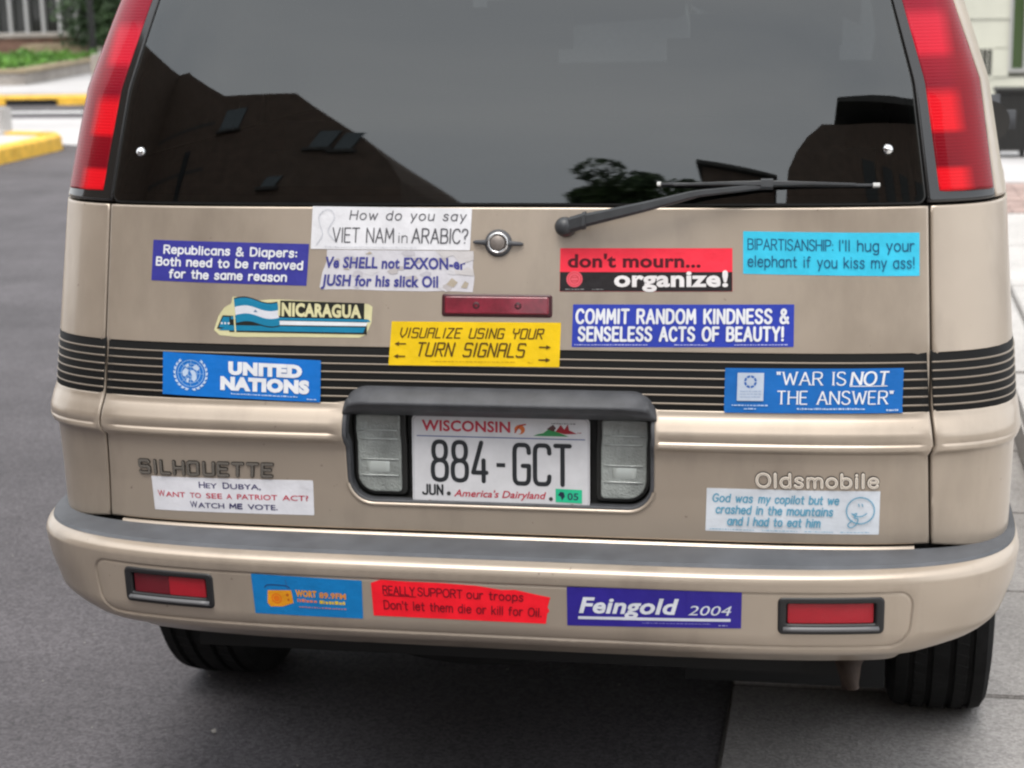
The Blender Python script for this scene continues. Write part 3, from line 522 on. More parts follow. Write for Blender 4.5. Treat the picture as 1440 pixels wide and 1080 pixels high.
LEAF = mat('fresh_green_leaves', (.13, .30, .04), rough=.55, noise=.5, nscale=5); LEAFD = mat('dark_green_leaves', (.035, .07, .022), rough=.6, noise=.5, nscale=3)
def f(rs):
    x = rs.uniform(-15.3, -10.9); y = rs.uniform(20.7, 23.9); h = .22*(.4+.6*abs(math.sin(x*3.1)*math.cos(y*2.3+x))); return np.array([x, y, .3+rs.uniform(0, 1)*h])
leaves(9000, f, .055, 'ground_plants', LEAF, pl, kind='stuff')
# small tree standing in the planter
BARK = mat('bark', (.10, .075, .055), rough=.95, noise=.4, nscale=12, bump=.8, bscale=60)
def tree(loc, h, rt, crown_r, crown_z, n, label, leafm=LEAFD, squash=.8, leaf=.11, name='street_tree', group=None):
    t = empty(name, loc, label=label, cat='tree', group=group); rs = np.random.RandomState(int(h*100)); q = MB()
    q.tube([(0, 0, 0), (.02, .01, h*.3), (-.03, .02, h*.6), (0, 0, h*.82)], [rt*1.25, rt, rt*.8, rt*.4], 10)
    for k in range(9):
        a = rs.uniform(0, 6.28); z0 = h*rs.uniform(.4, .75); r = crown_r*rs.uniform(.5, .8); q.tube([(0, 0, z0), (r*.5*math.cos(a), r*.5*math.sin(a), z0+r*.35), (r*math.cos(a), r*math.sin(a), z0+r*.8)], [rt*.45, rt*.25, rt*.1], 6)
    q.out('trunk', BARK, t, smooth=True)
    cl_ = [(rs.normal(size=3)*[.5, .5, .42*squash]*crown_r*1.0+[0, 0, crown_z], crown_r*rs.uniform(.22, .42)) for _ in range(34)]
    def g(rs2):
        c, r = cl_[rs2.randint(len(cl_))]; d = rs2.normal(size=3); d *= r*rs2.uniform(.5, 1)**.5/np.linalg.norm(d); return c+d*[1, 1, squash]
    leaves(n, g, leaf, 'crown', leafm, t); return t
tree((-11.62, 21.1, .27), 5.2, .055, 1.5, 4.2, 5000, 'slim young street tree rising from the planter of green plants', leafm=LEAF)
sh = empty('evergreen_shrub', (-11.3, 25.0, .13), label='dark evergreen shrub beside the glazed building, next to the brick wall', cat='shrub')
leaves(7000, lambda rs: np.array([rs.normal()*.28, rs.normal()*.25, .35+abs(rs.uniform(0, 2.6))]), .07, 'foliage', LEAFD, sh)
q = MB(); q.tube([(0, 0, 0), (0, 0, 2.2)], [.05, .03], 8); q.out('stem', BARK, sh)
# brick terrace walls between planter and building
tw = empty('terrace_wall', (-13, 25, .13), label='low brown brick terrace wall with stone end block behind the planter', cat='wall'); tw.location = (0, 0, 0)
wallseg((-17, 25.3), (-12.0, 25.3), .3, .12, .60, mat('brown_brick', (.19, .11, .08), rough=.9, noise=.3, nscale=6), 'brick_wall', tw, 1)
wallseg((-17, 25.26), (-11.95, 25.26), .4, .602, .66, STONE, 'coping_stone', tw, 6); wallseg((-13.9, 25.0), (-13.55, 25.0), .25, .12, .58, CAPM, 'pier', tw)
wallseg((-12.6, 24.7), (-11.6, 24.7), .5, .12, .50, CAPM, 'end_block', tw)
# glazed building
GB = empty('glazed_building', (-18, 32, .13), label='dark glazed building with pale upright mullions behind the planter', cat='building'); GB.location = (0, 0, 0)
q = MB(); q.box(-30, -12.2, 30.2, 38, .1, 7); q.out('building_core', mat('dark_wall', (.05, .048, .045), rough=.8), GB)
q = MB(); q.box(-30, -12.15, 30.0, 30.2, .1, .50); q.out('base_wall', STONE, GB)
MULL = mat('pale_metal_mullion', (.38, .38, .37), rough=.5, metal=.2); DG = mat('dark_window_pane', (.02, .022, .02), rough=.08, spec=.6)
for k in range(24):
    x = -20.3+k*.335
    q = MB(); q.box(x-.025, x+.025, 29.93, 30.05, .5, 6.5); q.out('mullion', MULL, GB)
    q = MB(); q.box(x+.028, x+.307, 30.06, 30.09, .52, 6.4); q.out('window_pane', DG, GB)
for z in (2.6, 4.6):
    q = MB(); q.box(-20.4, -12.3, 29.95, 30.04, z, z+.06); q.out('transom', MULL, GB)
q = MB(); q.box(-20.4, -12.2, 29.88, 30.06, .46, .53); q.out('window_sill', MULL, GB)
# posts
q = MB(); q.box(-8.88, -8.72, 18.85, 19.01, .13, .60, b=.012); q.out('concrete_bollard', STONE, label='square grey concrete bollard by the far yellow kerb, beside the planter', cat='bollard')
q = MB(); q.box(-8.14, -7.93, 14.4, 14.6, .0, .27, b=.012); q.out('concrete_bollard', CONC, label='short pale concrete block at the left edge on the crossing', cat='bollard')
lp = empty('lamp_post', (-11.15, 24.2, .13), label='black lamp post standing between planter and glazed building', cat='lamp post')
q = MB(); q.tube([(0, 0, 0), (0, 0, .35), (0, 0, .36), (0, 0, 4.2)], [.09, .08, .05, .04], 10); q.out('post', BLACK, lp)
q = MB(); q.lathe([(4.2, .05), (4.3, .16), (4.7, .2), (4.85, .05)], (0, 0, 0), 'z', 14); q.out('lamp_head', mat('lamp_glass', (.5, .5, .48), rough=.3), lp)
# right side: clad building, bin
RB = empty('clad_building', (4, 17, 0), label='cream clad building with a small dark window at the right edge', cat='building'); RB.location = (0, 0, 0)
CREAM = mat('cream_cladding', (.52, .52, .44), rough=.7, noise=.06, nscale=2); CRD = mat('cream_trim', (.55, .55, .46), rough=.7)
q = MB(); q.box(1.3, 12, 17.1, 26, -.05, 7); q.out('building_core', mat('core_wall', (.3, .3, .26), rough=.8), RB)
for k in range(22):
    z0 = .02+k*.30
    for (a, b) in ((1.3, 1.82), (2.02, 2.17), (2.52, 12)) if z0 < .6 and z0 > .25 else (((1.3, 2.17), (2.52, 12)) if .3 < z0 < 2.2 else ((1.3, 12),)):
        q = MB(); q.box(a, b, 17.03-.012*(k % 2), 17.1, z0, z0+.292); q.out('cladding_board', CREAM, RB)
q = MB(); q.box(1.84, 2.0, 17.085, 17.1, .33, .61); w_ = q.out('window', DG, RB)
for (a, b, c, d) in ((1.82, 2.02, .30, .33), (1.82, 2.02, .61, .64), (1.82, 1.84, .33, .61), (2.0, 2.02, .33, .61), (1.895, 1.905, .33, .61), (1.95, 1.96, .33, .61)):
    q = MB(); q.box(a, b, 17.02, 17.09, c, d); q.out('frame', CREAM, w_)
q = MB(); q.box(2.2, 2.5, 17.085, 17.1, .40, 2.4); w_ = q.out('window', mat('painted_green_reflection_pane', (.06, .10, .035), rough=.2), RB)  # green reflection is put into the base colour of the pane
for (a, b, c, d) in ((2.17, 2.2, .37, 2.4), (2.32, 2.36, .40, 2.4), (2.49, 2.52, .37, 2.4), (2.2, 2.49, .37, .40)):
    q = MB(); q.box(a, b, 17.0, 17.09, c, d); q.out('frame', MULL, w_)
q = MB(); q.box(2.12, 2.26, 16.99, 17.02, .16, .20); q.out('wall_vent', MULL, RB)
bn = empty('litter_bin', (1.71, 10.9, .124), label='black slatted litter bin on the right pavement beyond the van mirror', cat='bin')
for k in range(7):
    q = MB(); x = -.105+k*.035; q.box(x-.0155, x+.0155, -.12, -.10, .05, .47, b=.003); q.out('slat', BLACK, bn)
q = MB(); q.box(-.11, .11, -.10, .12, .05, .46); q.out('liner', DARK, bn)
q = MB(); q.box(-.125, .125, -.135, .135, .47, .50, b=.008); q.out('rim', BLACK, bn)
for sx in (-1, 1):
    for sy in (-1, 1):
        q = MB(); q.tube([(sx*.09, sy*.09, 0), (sx*.09, sy*.09, .06)], .014, 8); q.out('leg', BLACK, bn)
# ================================================================== the van
van = empty('minivan', (0, 0, 0), label='champagne tan minivan seen from behind, its tailgate and bumper covered in stickers', cat='van')
S_C = float(_sl[4000])                       # where the rear corner ends and the flank begins
sy = lambda y: S_C+(y-DD)                    # flank position at y metres forward
BAND = mat('black_band_gloss', (.008, .008, .008), rough=.6, spec=.15)
ZR = [z for z in ZT if z > .55]+[.787, .7905, .7955, .80, .803, .811, .8255, .845, .8495, .8522, .9440, .9465, .625, .82, .7945, .7965]
def arch(c, r, z0, n=14):                    # wheel arch, rear to front
    a0 = math.asin((z0-.33)/r); return [(c-r*math.cos(a), .33+r*math.sin(a)) for a in np.linspace(a0, math.pi-a0, n)]
PO = [(-.7295, 1.1765), (-.7240, .94), (-.7180, .84), (-.7185, .78), (-.7280, .629), (.7280, .629), (.7185, .78), (.7180, .84), (.7240, .94), (.7295, 1.1765)]
HOUSE = rrect(-.268, .268, .676, .872, .03, 8, (.045, .045, .03, .03))
panel('tailgate', PO, body, PAINT, van, holes=[HOUSE], ds=.03, dz=.012, zrows=ZR, flange=.016)
panel('gap_shade_backing', [(-.80, .56), (.80, .56), (.80, 1.20), (-.80, 1.20)], body, DARK, van, holes=[rrect(-.262, .262, .68, .868, .03)], ds=.05, dz=.03, off=-.019, flange=0, rim=0)  # near-black sheet behind the panel gaps, their shade put into its colour
for sg in (1, -1):
    A1 = arch(sy(.92), .385, .37); A2 = arch(sy(3.65), .385, .30); e = SMAX-.003
    P = [(.7360, 1.1765), (.7305, .94), (.7245, .84), (.7250, .78), (.7345, .628), (.95, .60), (sy(.43), .60)]+A1+[(sy(1.4), .42), (sy(3.1), .42)]+A2+[(sy(4.15), .34), (e, .34), (e, 1.1765)]
    P = [(sg*s, z) for s, z in P]
    panel('quarter_panel' , P, body, PAINT, van, ds=.03, dz=.016, zrows=ZR, flange=.02)
# lower black band with painted ribs
def strip(name, s0, s1, prof, m, parent, n=60, skin=body):
    ss = np.linspace(s0, s1, n); V = []; k = len(prof)
    for s in ss:
        for (z, o) in prof: V.append(skin(s, z, o))
    Fc = [(i*k+j, (i+1)*k+j, (i+1)*k+j+1, i*k+j+1) for i in range(n-1) for j in range(k-1)]
    Fc += [tuple(range(k)), tuple(range(n*k-1, n*k-k-1, -1))]
    return mesh(name, V, Fc, m, parent, smooth=True)
RIBP = mat('rib_edge_paint', (.24, .20, .16), rough=.45, metal=.4)
SE = sy(.42)
for (a, b, tg) in ((-.7195, .7195, 1), (.7260, SE, 0), (-SE, -.7260, 0)):
    strip('black_band', a, b, [(.8505, -.004), (.8512, .0004), (.9455, .0004), (.9465, -.004)], BAND, van, n=90)
    for k in range(6):
        z = .9300-.0137*k
        strip('rib', a+.001, b-.001, [(z-.0022, -.001), (z-.0018, .0018), (z-.0006, .0030), (z+.0006, .0030), (z+.0015, .0016), (z+.0021, -.001)], RIBP, van, n=90)
# ---- rear window, its seal and studs
GO = rrect(-.724, .724, 1.184, 1.625, .05, 8, (.012, .012, .07, .07))
panel('rear_window', GO, body, GLASS, van, ds=.03, dz=.02, off=.003, flange=0, rim=0)
panel('window_seal', inset(GO, -.003), body, BLACK, van, holes=[inset(GO, .011)], ds=.03, dz=.02, off=.001, flange=.01, rim=.001)
def onskin(s, z, off=0.): return body(np.array(s), np.array(z), off)
def sframe(s, z, off=0., skin=body):
    """matrix with X along the skin, Y up, Z outwards"""
    p = skin(s, z, off); e = 2e-3; a = skin(s+e, z, off)-skin(s-e, z, off); b = skin(s, z+e, off)-skin(s, z-e, off); n = np.cross(a, b); n /= np.linalg.norm(n); a /= np.linalg.norm(a); b = np.cross(n, a)
    M = Matrix(((a[0], b[0], n[0], p[0]), (a[1], b[1], n[1], p[1]), (a[2], b[2], n[2], p[2]), (0, 0, 0, 1))); return M
for s in (-.680, .671):
    q = MB(); q.lathe([(-.004, .0085), (.002, .0085), (.005, .006), (.0065, .0001)], (0, 0, 0), 'z', 20); o = q.out('glass_stud', CHROME, van, smooth=True); o.matrix_world = sframe(s, 1.266, .003)
# ---- tail lights
def redlens():
    m = mat('tail_light_lens', (.30, .006, .012), rough=.22, coat=.22, crough=.03, ior=1.4, spec=.15); t = m.node_tree; b = t.nodes['Principled BSDF']
    g = t.nodes.new('ShaderNodeNewGeometry'); s = t.nodes.new('ShaderNodeSeparateXYZ'); t.links.new(g.outputs['Position'], s.inputs[0])
    mr = t.nodes.new('ShaderNodeMapRange'); mr.inputs['From Min'].default_value = 1.19; mr.inputs['From Max'].default_value = 1.63; t.links.new(s.outputs['Z'], mr.inputs['Value'])
    RF = mr.outputs['Result']
    r = t.nodes.new('ShaderNodeValToRGB'); cr = r.color_ramp; cr.elements[0].position = 0; cr.elements[0].color = (.66, .007, .014, 1)
    for z, c in ((1.232, (.66, .007, .014)), (1.240, (.17, .003, .009)), (1.288, (.19, .003, .009)), (1.298, (.66, .007, .014)), (1.345, (.62, .008, .016)), (1.365, (.20, .004, .014)), (1.405, (.25, .005, .016)), (1.42, (.55, .012, .03)), (1.47, (.5, .016, .035)), (1.49, (.24, .006, .02)), (1.62, (.25, .008, .024))):
        e = cr.elements.new((z-1.19)/.44); e.color = (*c, 1)
    t.links.new(RF, r.inputs['Fac'])
    ax = t.nodes.new('ShaderNodeMath'); ax.operation = 'ABSOLUTE'; t.links.new(s.outputs['X'], ax.inputs[0])
    # bulb chambers take the inner part of the lens, the outer part is plain darker lens
    k = t.nodes.new('ShaderNodeMath'); k.operation = 'MULTIPLY_ADD'; k.inputs[1].default_value = -.165; k.inputs[2].default_value = .962; t.links.new(s.outputs['Z'], k.inputs[0])
    d = t.nodes.new('ShaderNodeMath'); d.operation = 'SUBTRACT'; t.links.new(k.outputs[0], d.inputs[0]); t.links.new(ax.outputs[0], d.inputs[1])
    m2 = t.nodes.new('ShaderNodeMapRange'); m2.inputs['From Min'].default_value = -.010; m2.inputs['From Max'].default_value = .012; t.links.new(d.outputs[0], m2.inputs['Value'])
    mx = t.nodes.new('ShaderNodeMixRGB'); mx.inputs['Color1'].default_value = (.20, .004, .010, 1); t.links.new(m2.outputs['Result'], mx.inputs['Fac']); t.links.new(r.outputs['Color'], mx.inputs['Color2'])
    t.links.new(mx.outputs['Color'], b.inputs['Base Color'])
    w = t.nodes.new('ShaderNodeTexWave'); w.inputs['Scale'].default_value = 60; w.bands_direction = 'Z'; t.links.new(g.outputs['Position'], w.inputs['Vector'])
    bp = t.nodes.new('ShaderNodeBump'); bp.inputs['Strength'].default_value = .2; bp.inputs['Distance'].default_value = .001; t.links.new(w.outputs['Fac'], bp.inputs['Height']); t.links.new(bp.outputs['Normal'], b.inputs['Normal'])
    return m
LENS = redlens(); TRIM = mat('tail_light_black_trim', (.012, .012, .012), rough=.12, coat=.6)
def puff(c, w, h):                       # lens bulges a little in its middle
    return lambda V: h*np.clip(1-((np.abs(V[:, 0])-c)/w)**2, 0, 1)
for sg in (-1, 1):
    t = empty('tail_light', parent=van)
    o = [(.7305, 1.184), (.864, 1.184), (.869, 1.37), (.860, 1.51), (.852, 1.62), (.7305, 1.625)]
    panel('light_housing', [(sg*a, z) for a, z in o], body, TRIM, t, ds=.02, dz=.02, off=.002, flange=.02, rim=.003)
    o = [(.752, 1.200), (.861, 1.198), (.866, 1.37), (.857, 1.51), (.849, 1.61), (.746, 1.615)]
    panel('lens', [(sg*a, z) for a, z in o], body, LENS, t, ds=.012, dz=.012, off=.003, flange=.006, rim=.003, offf=puff(sg*.806, .056, .006))
# ---- upper body with side windows, windscreen and roof
for sg in (1, -1):
    wins = [(.925, sy(1.35)), (sy(1.42), sy(2.3)), (sy(2.37), sy(3.1))]; H = [rrect(a, b, 1.215, 1.585, .03, 5) for a, b in wins]; H.append([(sy(3.35), 1.22), (SMAX-.004, 1.20), (SMAX-.004, 1.60), (sy(3.35), 1.60)])
    o = [(.872, 1.184), (SMAX-.003, 1.184), (SMAX-.003, 1.66), (.856, 1.66), (.860, 1.62), (.868, 1.51), (.877, 1.37)]
    fl = lambda L: [(sg*a, z) for a, z in L]
    panel('upper_body', fl(o), body, PAINT, van, holes=[fl(h) for h in H], ds=.05, dz=.03, flange=.010)
    for h in H[:3]: panel('side_window', fl(inset(h if area(h) > 0 else h[::-1], -.008)), body, GLASS, van, ds=.06, dz=.06, off=-.0095, flange=0, rim=0)
    panel('windscreen', fl(inset(H[3] if area(H[3]) > 0 else H[3][::-1], -.008)), body, CLEAR, van, ds=.06, dz=.06, off=-.0095, flange=0, rim=0)
panel('roof_header', [(-.80, 1.63), (.80, 1.63), (.81, 1.66), (-.81, 1.66)], body, PAINT, van, ds=.04, dz=.01, flange=.01)
ss = np.linspace(-SMAX+.002, SMAX-.002, 160); ring = body(ss, ss*0+1.66); V = [p for p in ring]; c = np.array([0, 1.6, 1.66]); n = len(ss)
for k, (f_, dz_) in enumerate(((.97, .03), (.88, .05), (.6, .065), (.2, .072))): V += [c+(p-c)*[f_, f_, 1]+[0, 0, dz_] for p in ring]
Fc = [(k*n+j, k*n+j+1, (k+1)*n+j+1, (k+1)*n+j) for k in range(4) for j in range(n-1)]; Fc.append(tuple(range(4*n, 5*n)))
mesh('roof', V, Fc, PAINT, van, smooth=True)
FAB = mat('dark_seat_fabric', (.10, .10, .105), rough=.9, noise=.2, nscale=30); INT = mat('dark_interior_trim', (.02, .02, .022), rough=.9)
strip('interior_trim', -SMAX+.01, SMAX-.01, [(.63, -.10), (.8, -.10), (1.17, -.03), (1.213, -.014)], INT, van, n=200)
q = MB(); q.box(-.74, .74, .30, 4.2, .44, .47); q.out('cabin_floor', INT, van)
q = MB(); q.box(-.7, .7, .35, 3.0, 1.645, 1.66); q.out('roof_lining', FAB, van)
for (x0, x1, y) in ((-.62, .62, .78), (-.66, -.12, 1.7), (.12, .66, 1.7), (-.66, -.12, 2.6), (.12, .66, 2.6)):
    st_ = empty('seat', parent=van)
    q = MB(); q.box(x0, x1, y-.02, y+.5, .62, .78, b=.04); q.out('cushion', FAB, st_, smooth=True)
    def back(v): pass
    q = MB(); q.box(x0, x1, y-.16, y-.02, .74, 1.27, b=.06); q.out('backrest', FAB, st_, smooth=True)
    for xc in ((x0+.25, x1-.25) if x1-x0 > 1 else ((x0+x1)/2,)):
        q = MB(); q.box(xc-.15, xc+.15, y-.16, y-.06, 1.28, 1.47, b=.045); q.out('headrest', FAB, st_, smooth=True)
# ---- licence plate recess
def rec(s, z, off=0.):                    # the flat floor level of the recess, without the body ridge
    p = body(s, z, 0.); p = np.array(p); z = np.asarray(z, float); p[..., 1] += .008+(z-.67)*.07-np.interp(z, ZT, YT)-np.asarray(off); return p
panel('plate_recess', inset(HOUSE, -.004), rec, mat('recess_black', (.022, .022, .022), rough=.6), van, ds=.02, dz=.015, off=-.030, flange=0, rim=0)
HO = resample(HOUSE[::1], .01); nH = len(HO); V = []; lowest = min(range(nH), key=lambda i: abs(HO[i][0])+(9 if HO[i][1] > .75 else 0))
for (d, o) in ((-.0045, -.002), (-.0035, .0025), (-.0005, .0035), (.0025, .0), (.004, -.006)): V += [body(np.array(a), np.array(b), o) for a, b in inset(HO, d)]
mesh('recess_lip', V, [(k*nH+j, k*nH+(j+1) % nH, (k+1)*nH+(j+1) % nH, (k+1)*nH+j) for k in range(4) for j in range(nH) if HO[j][1] < .715 and HO[(j+1) % nH][1] < .715], PAINT, van, smooth=True)
V = []
for (d, o) in ((.0035, -.003), (.005, -.004), (.009, -.030)): V += [(rec if o < -.02 else body)(np.array(a), np.array(b), o) for a, b in inset(HO, d)]
mesh('recess_wall', V, [(k*nH+j, k*nH+(j+1) % nH, (k+1)*nH+(j+1) % nH, (k+1)*nH+j) for k in range(2) for j in range(nH)], BLACK, van, smooth=False)
panel('recess_frame', inset(HOUSE if area(HOUSE) > 0 else HOUSE[::-1], .0005), body, PLASTIC, van, holes=[inset(HOUSE if area(HOUSE) > 0 else HOUSE[::-1], .0058)], ds=.02, dz=.02, off=.0005, flange=.02, rim=.002)
# hood above the plate
V = []; ns = 120; hs = .001+.2705*np.sin(np.linspace(-math.pi/2, math.pi/2, ns)); prof = [(0, .002), (.003, .024), (.008, .032), (.014, .0355), (.024, .034), (.034, .026), (.042, .014), (.047, .003), (.047, -.01)]
for s in hs:
    d = max(0., min(s+.2695, .2715-s)); r = .042; dr = 0 if d > r else r-math.sqrt(max(0, r*r-(r-d)**2)); k_ = 1-dr/.047*.93; e_ = min(1, math.sqrt(max(0., d)/.055))
    for (a, o) in prof: V.append(body(s, .8335+a*k_, o*(e_ if o > 0 else 1)))
k = len(prof); Fc = [(i*k+j, (i+1)*k+j, (i+1)*k+j+1, i*k+j+1) for i in range(ns-1) for j in range(k-1)]+[(i*k, i*k+k-1, (i+1)*k+k-1, (i+1)*k) for i in range(ns-1)]+[tuple(range(k)), tuple(range(ns*k-1, ns*k-k-1, -1))]
mesh('plate_hood', V, Fc, PLASTIC, van, smooth=True)
# reversing lights
RL = mat('clear_grey_lens', (.27, .29, .275), rough=.18, coat=.8, noise=.3, nscale=16, bump=.6, bscale=260)
RLB = mat('lens_ledge', (.42, .45, .43), rough=.2, coat=.8)
for sg in (-1, 1):
    t = empty('reversing_light', parent=van)
    o = rrect(.166, .258, .688, .834, .01, 6, (.01, .036, .004, .004)); panel('light_housing', [(sg*a, z) for a, z in o], rec, BLACK, t, ds=.02, dz=.02, off=-.016, flange=.01, rim=.002)
    o = rrect(.176, .252, .694, .826, .01, 6, (.006, .03, .004, .004)); panel('lens', [(sg*a, z) for a, z in o], rec, RL, t, ds=.01, dz=.01, off=-.012, flange=.006, rim=.002)
    for z in (.722, .750, .785, .80): strip('lens_ridge', *sorted((sg*.180, sg*.247)), [(z-.0012, -.0125), (z, -.0095), (z+.0012, -.0125)], RLB, t, n=6, skin=rec)
    for z0, z1 in ((.727, .747),): strip('bulb_reflector', *sorted((sg*.196, sg*.236)), [(z0, -.0123), (z0+.004, -.0105), (z1-.004, -.0105), (z1, -.0123)], RLB, t, n=6, skin=rec)
# licence plate
PM = mat('plate_white', (.60, .60, .62), rough=.35, coat=.3, noise=.06, nscale=30); INKP = ink(45, 48, 52)
y0, z0, tl = .0150, .6765, .085
def pmap(u, v, off):
    u = np.asarray(u, float); v = np.asarray(v, float); return np.stack([(u-152.5)/1000*1.0+.0015+0*v, y0+v/1000*math.sin(tl)-off*math.cos(tl)+0*u, z0+v/1000*math.cos(tl)+off*math.sin(tl)+0*u], -1)
pm = sheet('licence_plate', pmap, rrect(0, 305, 0, 154, 9, 6), PM, van, th=.0012, base=0, step=20); pm['label'] = 'white licence plate with dark raised characters'
art = Art(); RP = ink(200, 55, 75); DKP = ink(50, 50, 55)
art.line(rrect(2.5, 302.5, 2.5, 151.5, 8, 6), 1.4, ink(190, 190, 195), closed=True)
art.type('WISCONSIN', 17, 170, 127, 18.5, RP, bold=.03).rect(8, 297, 116.5, 118.3, ink(95, 110, 160))
art.disc(186, 132, 9, ink(225, 120, 60), ry=8).disc(184, 129, 4.5, PM).line([(178, 127), (186, 139), (196, 141)], 2.5, ink(190, 70, 50))
art.poly([(209, 122), (222, 127), (236, 136), (246, 131), (270, 122)], ink(60, 150, 90)).poly([(216, 125), (228, 134), (238, 136), (226, 127)], ink(225, 225, 225)).poly([(232, 134), (243, 142), (248, 136), (244, 130)], ink(90, 60, 60))
art.poly([(247, 130), (256, 142), (262, 134), (268, 143), (270, 133), (284, 127), (262, 126)], ink(165, 35, 50)).dashes(240, 282, 143, 1.6, ink(80, 80, 85), 3).dashes(284, 292, 128, 1.6, ink(160, 60, 60), 3)
ZF = lambda: None
art.stroke('884', 36, 128, 42, 66, 7.6, INKP, sets=(DIN,), gap=2.3).rect(146, 161, 67, 74, INKP).stroke('GCT', 177, 271, 40, 66, 7.6, INKP, sets=(DIN,), gap=2.1)
art.stroke('JUN', 18, 52, 17, 16, 3.4, INKP, sets=(DIN,), gap=2.4).disc(63, 19, 3.6, mat('plate_bolt', (.08, .08, .08), rough=.4, metal=.5)).disc(239, 15, 3.4, mat('plate_bolt', (.08, .08, .08)))
art.type("America's Dairyland", 72, 231, 14.5, 12.5, RP, bold=.012, shear=.25)
art.poly([(247, 10), (292, 9), (292, 32), (247, 33)], ink(45, 200, 150)).type('05', 267, 286, 14.5, 12, ink(40, 80, 90), bold=.03).poly([(251, 22), (255, 28), (261, 27), (263, 20), (258, 13), (256, 19)], ink(35, 50, 70))
art.build('lettering', pmap, .0013, pm)
q = MB(); q.tube([(0, 0, 0), (0, 0, .004)], [.006, .004], 8); 
for u in (30, 275):
    q = MB(); q.lathe([(-.002, .0045), (.0025, .0045), (.0035, .0001)], (0, 0, 0), 'z', 10); o = q.out('plate_screw', STEEL, pm); p = pmap(u, 3, .001); o.matrix_world = Matrix.Translation(p) @ Matrix.Rotation(R(90-5), 4, 'X')
# high brake light
BLR = mat('dull_red_lens', (.20, .012, .028), rough=.25, coat=.8, noise=.35, nscale=35)
b3 = empty('high_brake_light', parent=van)
panel('light_housing', rrect(-.0975, .094, .9992, 1.0347, .004, 4), body, mat('maroon_housing', (.05, .01, .014), rough=.3), b3, ds=.02, dz=.01, off=.002, flange=.008, rim=.002)
panel('lens', rrect(-.092, .0885, 1.0035, 1.0307, .003, 4), body, BLR, b3, ds=.01, dz=.008, off=.0045, flange=.004, rim=.0015)
for s in (-.037, .036): 
    q = MB(); q.lathe([(-.001, .006), (.0005, .006), (.0012, .003)], (0, 0, 0), 'z', 12); o = q.out('bulb_mark', mat('bulb_mark', (.07, .02, .025), rough=.3), b3); o.matrix_world = sframe(s, 1.017, .0046)
# tailgate lock
lk = empty('tailgate_lock', parent=van)
def put(q, name, m, s, z, off, parent, smooth=True, skin=body, rot=0): 
    o = q.out(name, m, parent, smooth=smooth); o.matrix_world = sframe(s, z, off, skin) @ Matrix.Rotation(rot, 4, 'Z'); return o
q = MB(); q.lathe([(-.002, .0235), (.004, .0225), (.007, .019), (.008, .0165), (.0045, .0150), (.0045, .0001)], (0, 0, 0), 'z', 32); put(q, 'lock_bezel', PLASTIC, -.0002, 1.119, 0, lk)
q = MB(); q.lathe([(.0070, .0182), (.0095, .0172), (.0100, .0150), (.0080, .0136)], (0, 0, 0), 'z', 32); put(q, 'chrome_ring', CHROME, -.0002, 1.119, 0, lk)
q = MB(); q.lathe([(.004, .0130), (.0095, .0125), (.011, .0105), (.0112, .0001)], (0, 0, 0), 'z', 24); put(q, 'lock_barrel', STEEL, -.0002, 1.119, 0, lk)
for sg in (-1, 1):
    q = MB(); q.tube([(sg*.019, 0, .006), (sg*.026, 0, .008), (sg*.038, 0, .005), (sg*.0415, 0, .002)], [(.0052, .004), (.0042, .004), (.0034, .003), (.002, .002)], 10); put(q, 'lock_wing', PLASTIC, -.0002, 1.119, 0, lk, rot=R(-2))
# wiper
wp = empty('rear_wiper', parent=van)
WPL = mat('wiper_black', (.035, .037, .04), rough=.42, noise=.2, nscale=30)
q = MB(); q.lathe([(-.004, .017), (.018, .0165), (.027, .013), (.031, .006), (.0315, .0001)], (0, 0, 0), 'z', 28); put(q, 'pivot_cap', WPL, .118, 1.1455, 0, wp)
def bar(pts, name, m, parent):           # pts: s, z, off, half height, half thickness
    V = []
    for (s, z, o, h, t) in pts:
        M = sframe(s*1.016, z, o); 
        for (a, b) in ((-h, -t), (h, -t), (h*1.0, t*.3), (h*.6, t), (-h*.6, t), (-h, t*.3)): V.append(M @ Vector((0, a, b)))
    n = len(pts); Fc = [(i*6+j, (i+1)*6+j, (i+1)*6+(j+1) % 6, i*6+(j+1) % 6) for i in range(n-1) for j in range(6)]+[tuple(range(5, -1, -1)), tuple(range(6*n-6, 6*n))]
    return mesh(name, V, Fc, m, parent)
bar([(.125, 1.148, .022, .013, .007), (.150, 1.1545, .028, .013, .008), (.155, 1.156, .028, .011, .007), (.25, 1.176, .036, .0085, .006), (.33, 1.193, .034, .0065, .005), (.345, 1.196, .033, .0055, .004), (.455, 1.2085, .022, .0045, .0035)], 'wiper_arm', WPL, wp)
bar([(.148, 1.154, .029, .0142, .0085), (.154, 1.1557, .029, .0142, .0085)], 'arm_hinge', WPL, wp)
bar([(.30, 1.2115, .016, .0022, .003), (.38, 1.2125, .022, .0030, .004), (.455, 1.2120, .024, .0052, .005), (.53, 1.2118, .022, .0030, .004), (.60, 1.2105, .016, .0022, .003)], 'blade_bridge', WPL, wp)
bar([(.2765, 1.2130, .012, .0024, .004)]+[(s, 1.2135-.004*(s-.2765)/.36, .012, .0024, .004) for s in np.linspace(.30, .61, 8)]+[(.634, 1.2095, .012, .0024, .004)], 'wiper_blade', WPL, wp)
bar([(.446, 1.2115, .023, .0085, .006), (.466, 1.2115, .023, .0085, .006)], 'blade_clip', WPL, wp)
WH = mat('pale_blade_tip', (.6, .6, .58), rough=.4)
for a, b, z in ((.273, .2795, 1.2130), (.628, .639, 1.2095)): bar([(a, z, .013, .0036, .005), (b, z, .013, .0036, .005)], 'blade_tip', WH, wp)
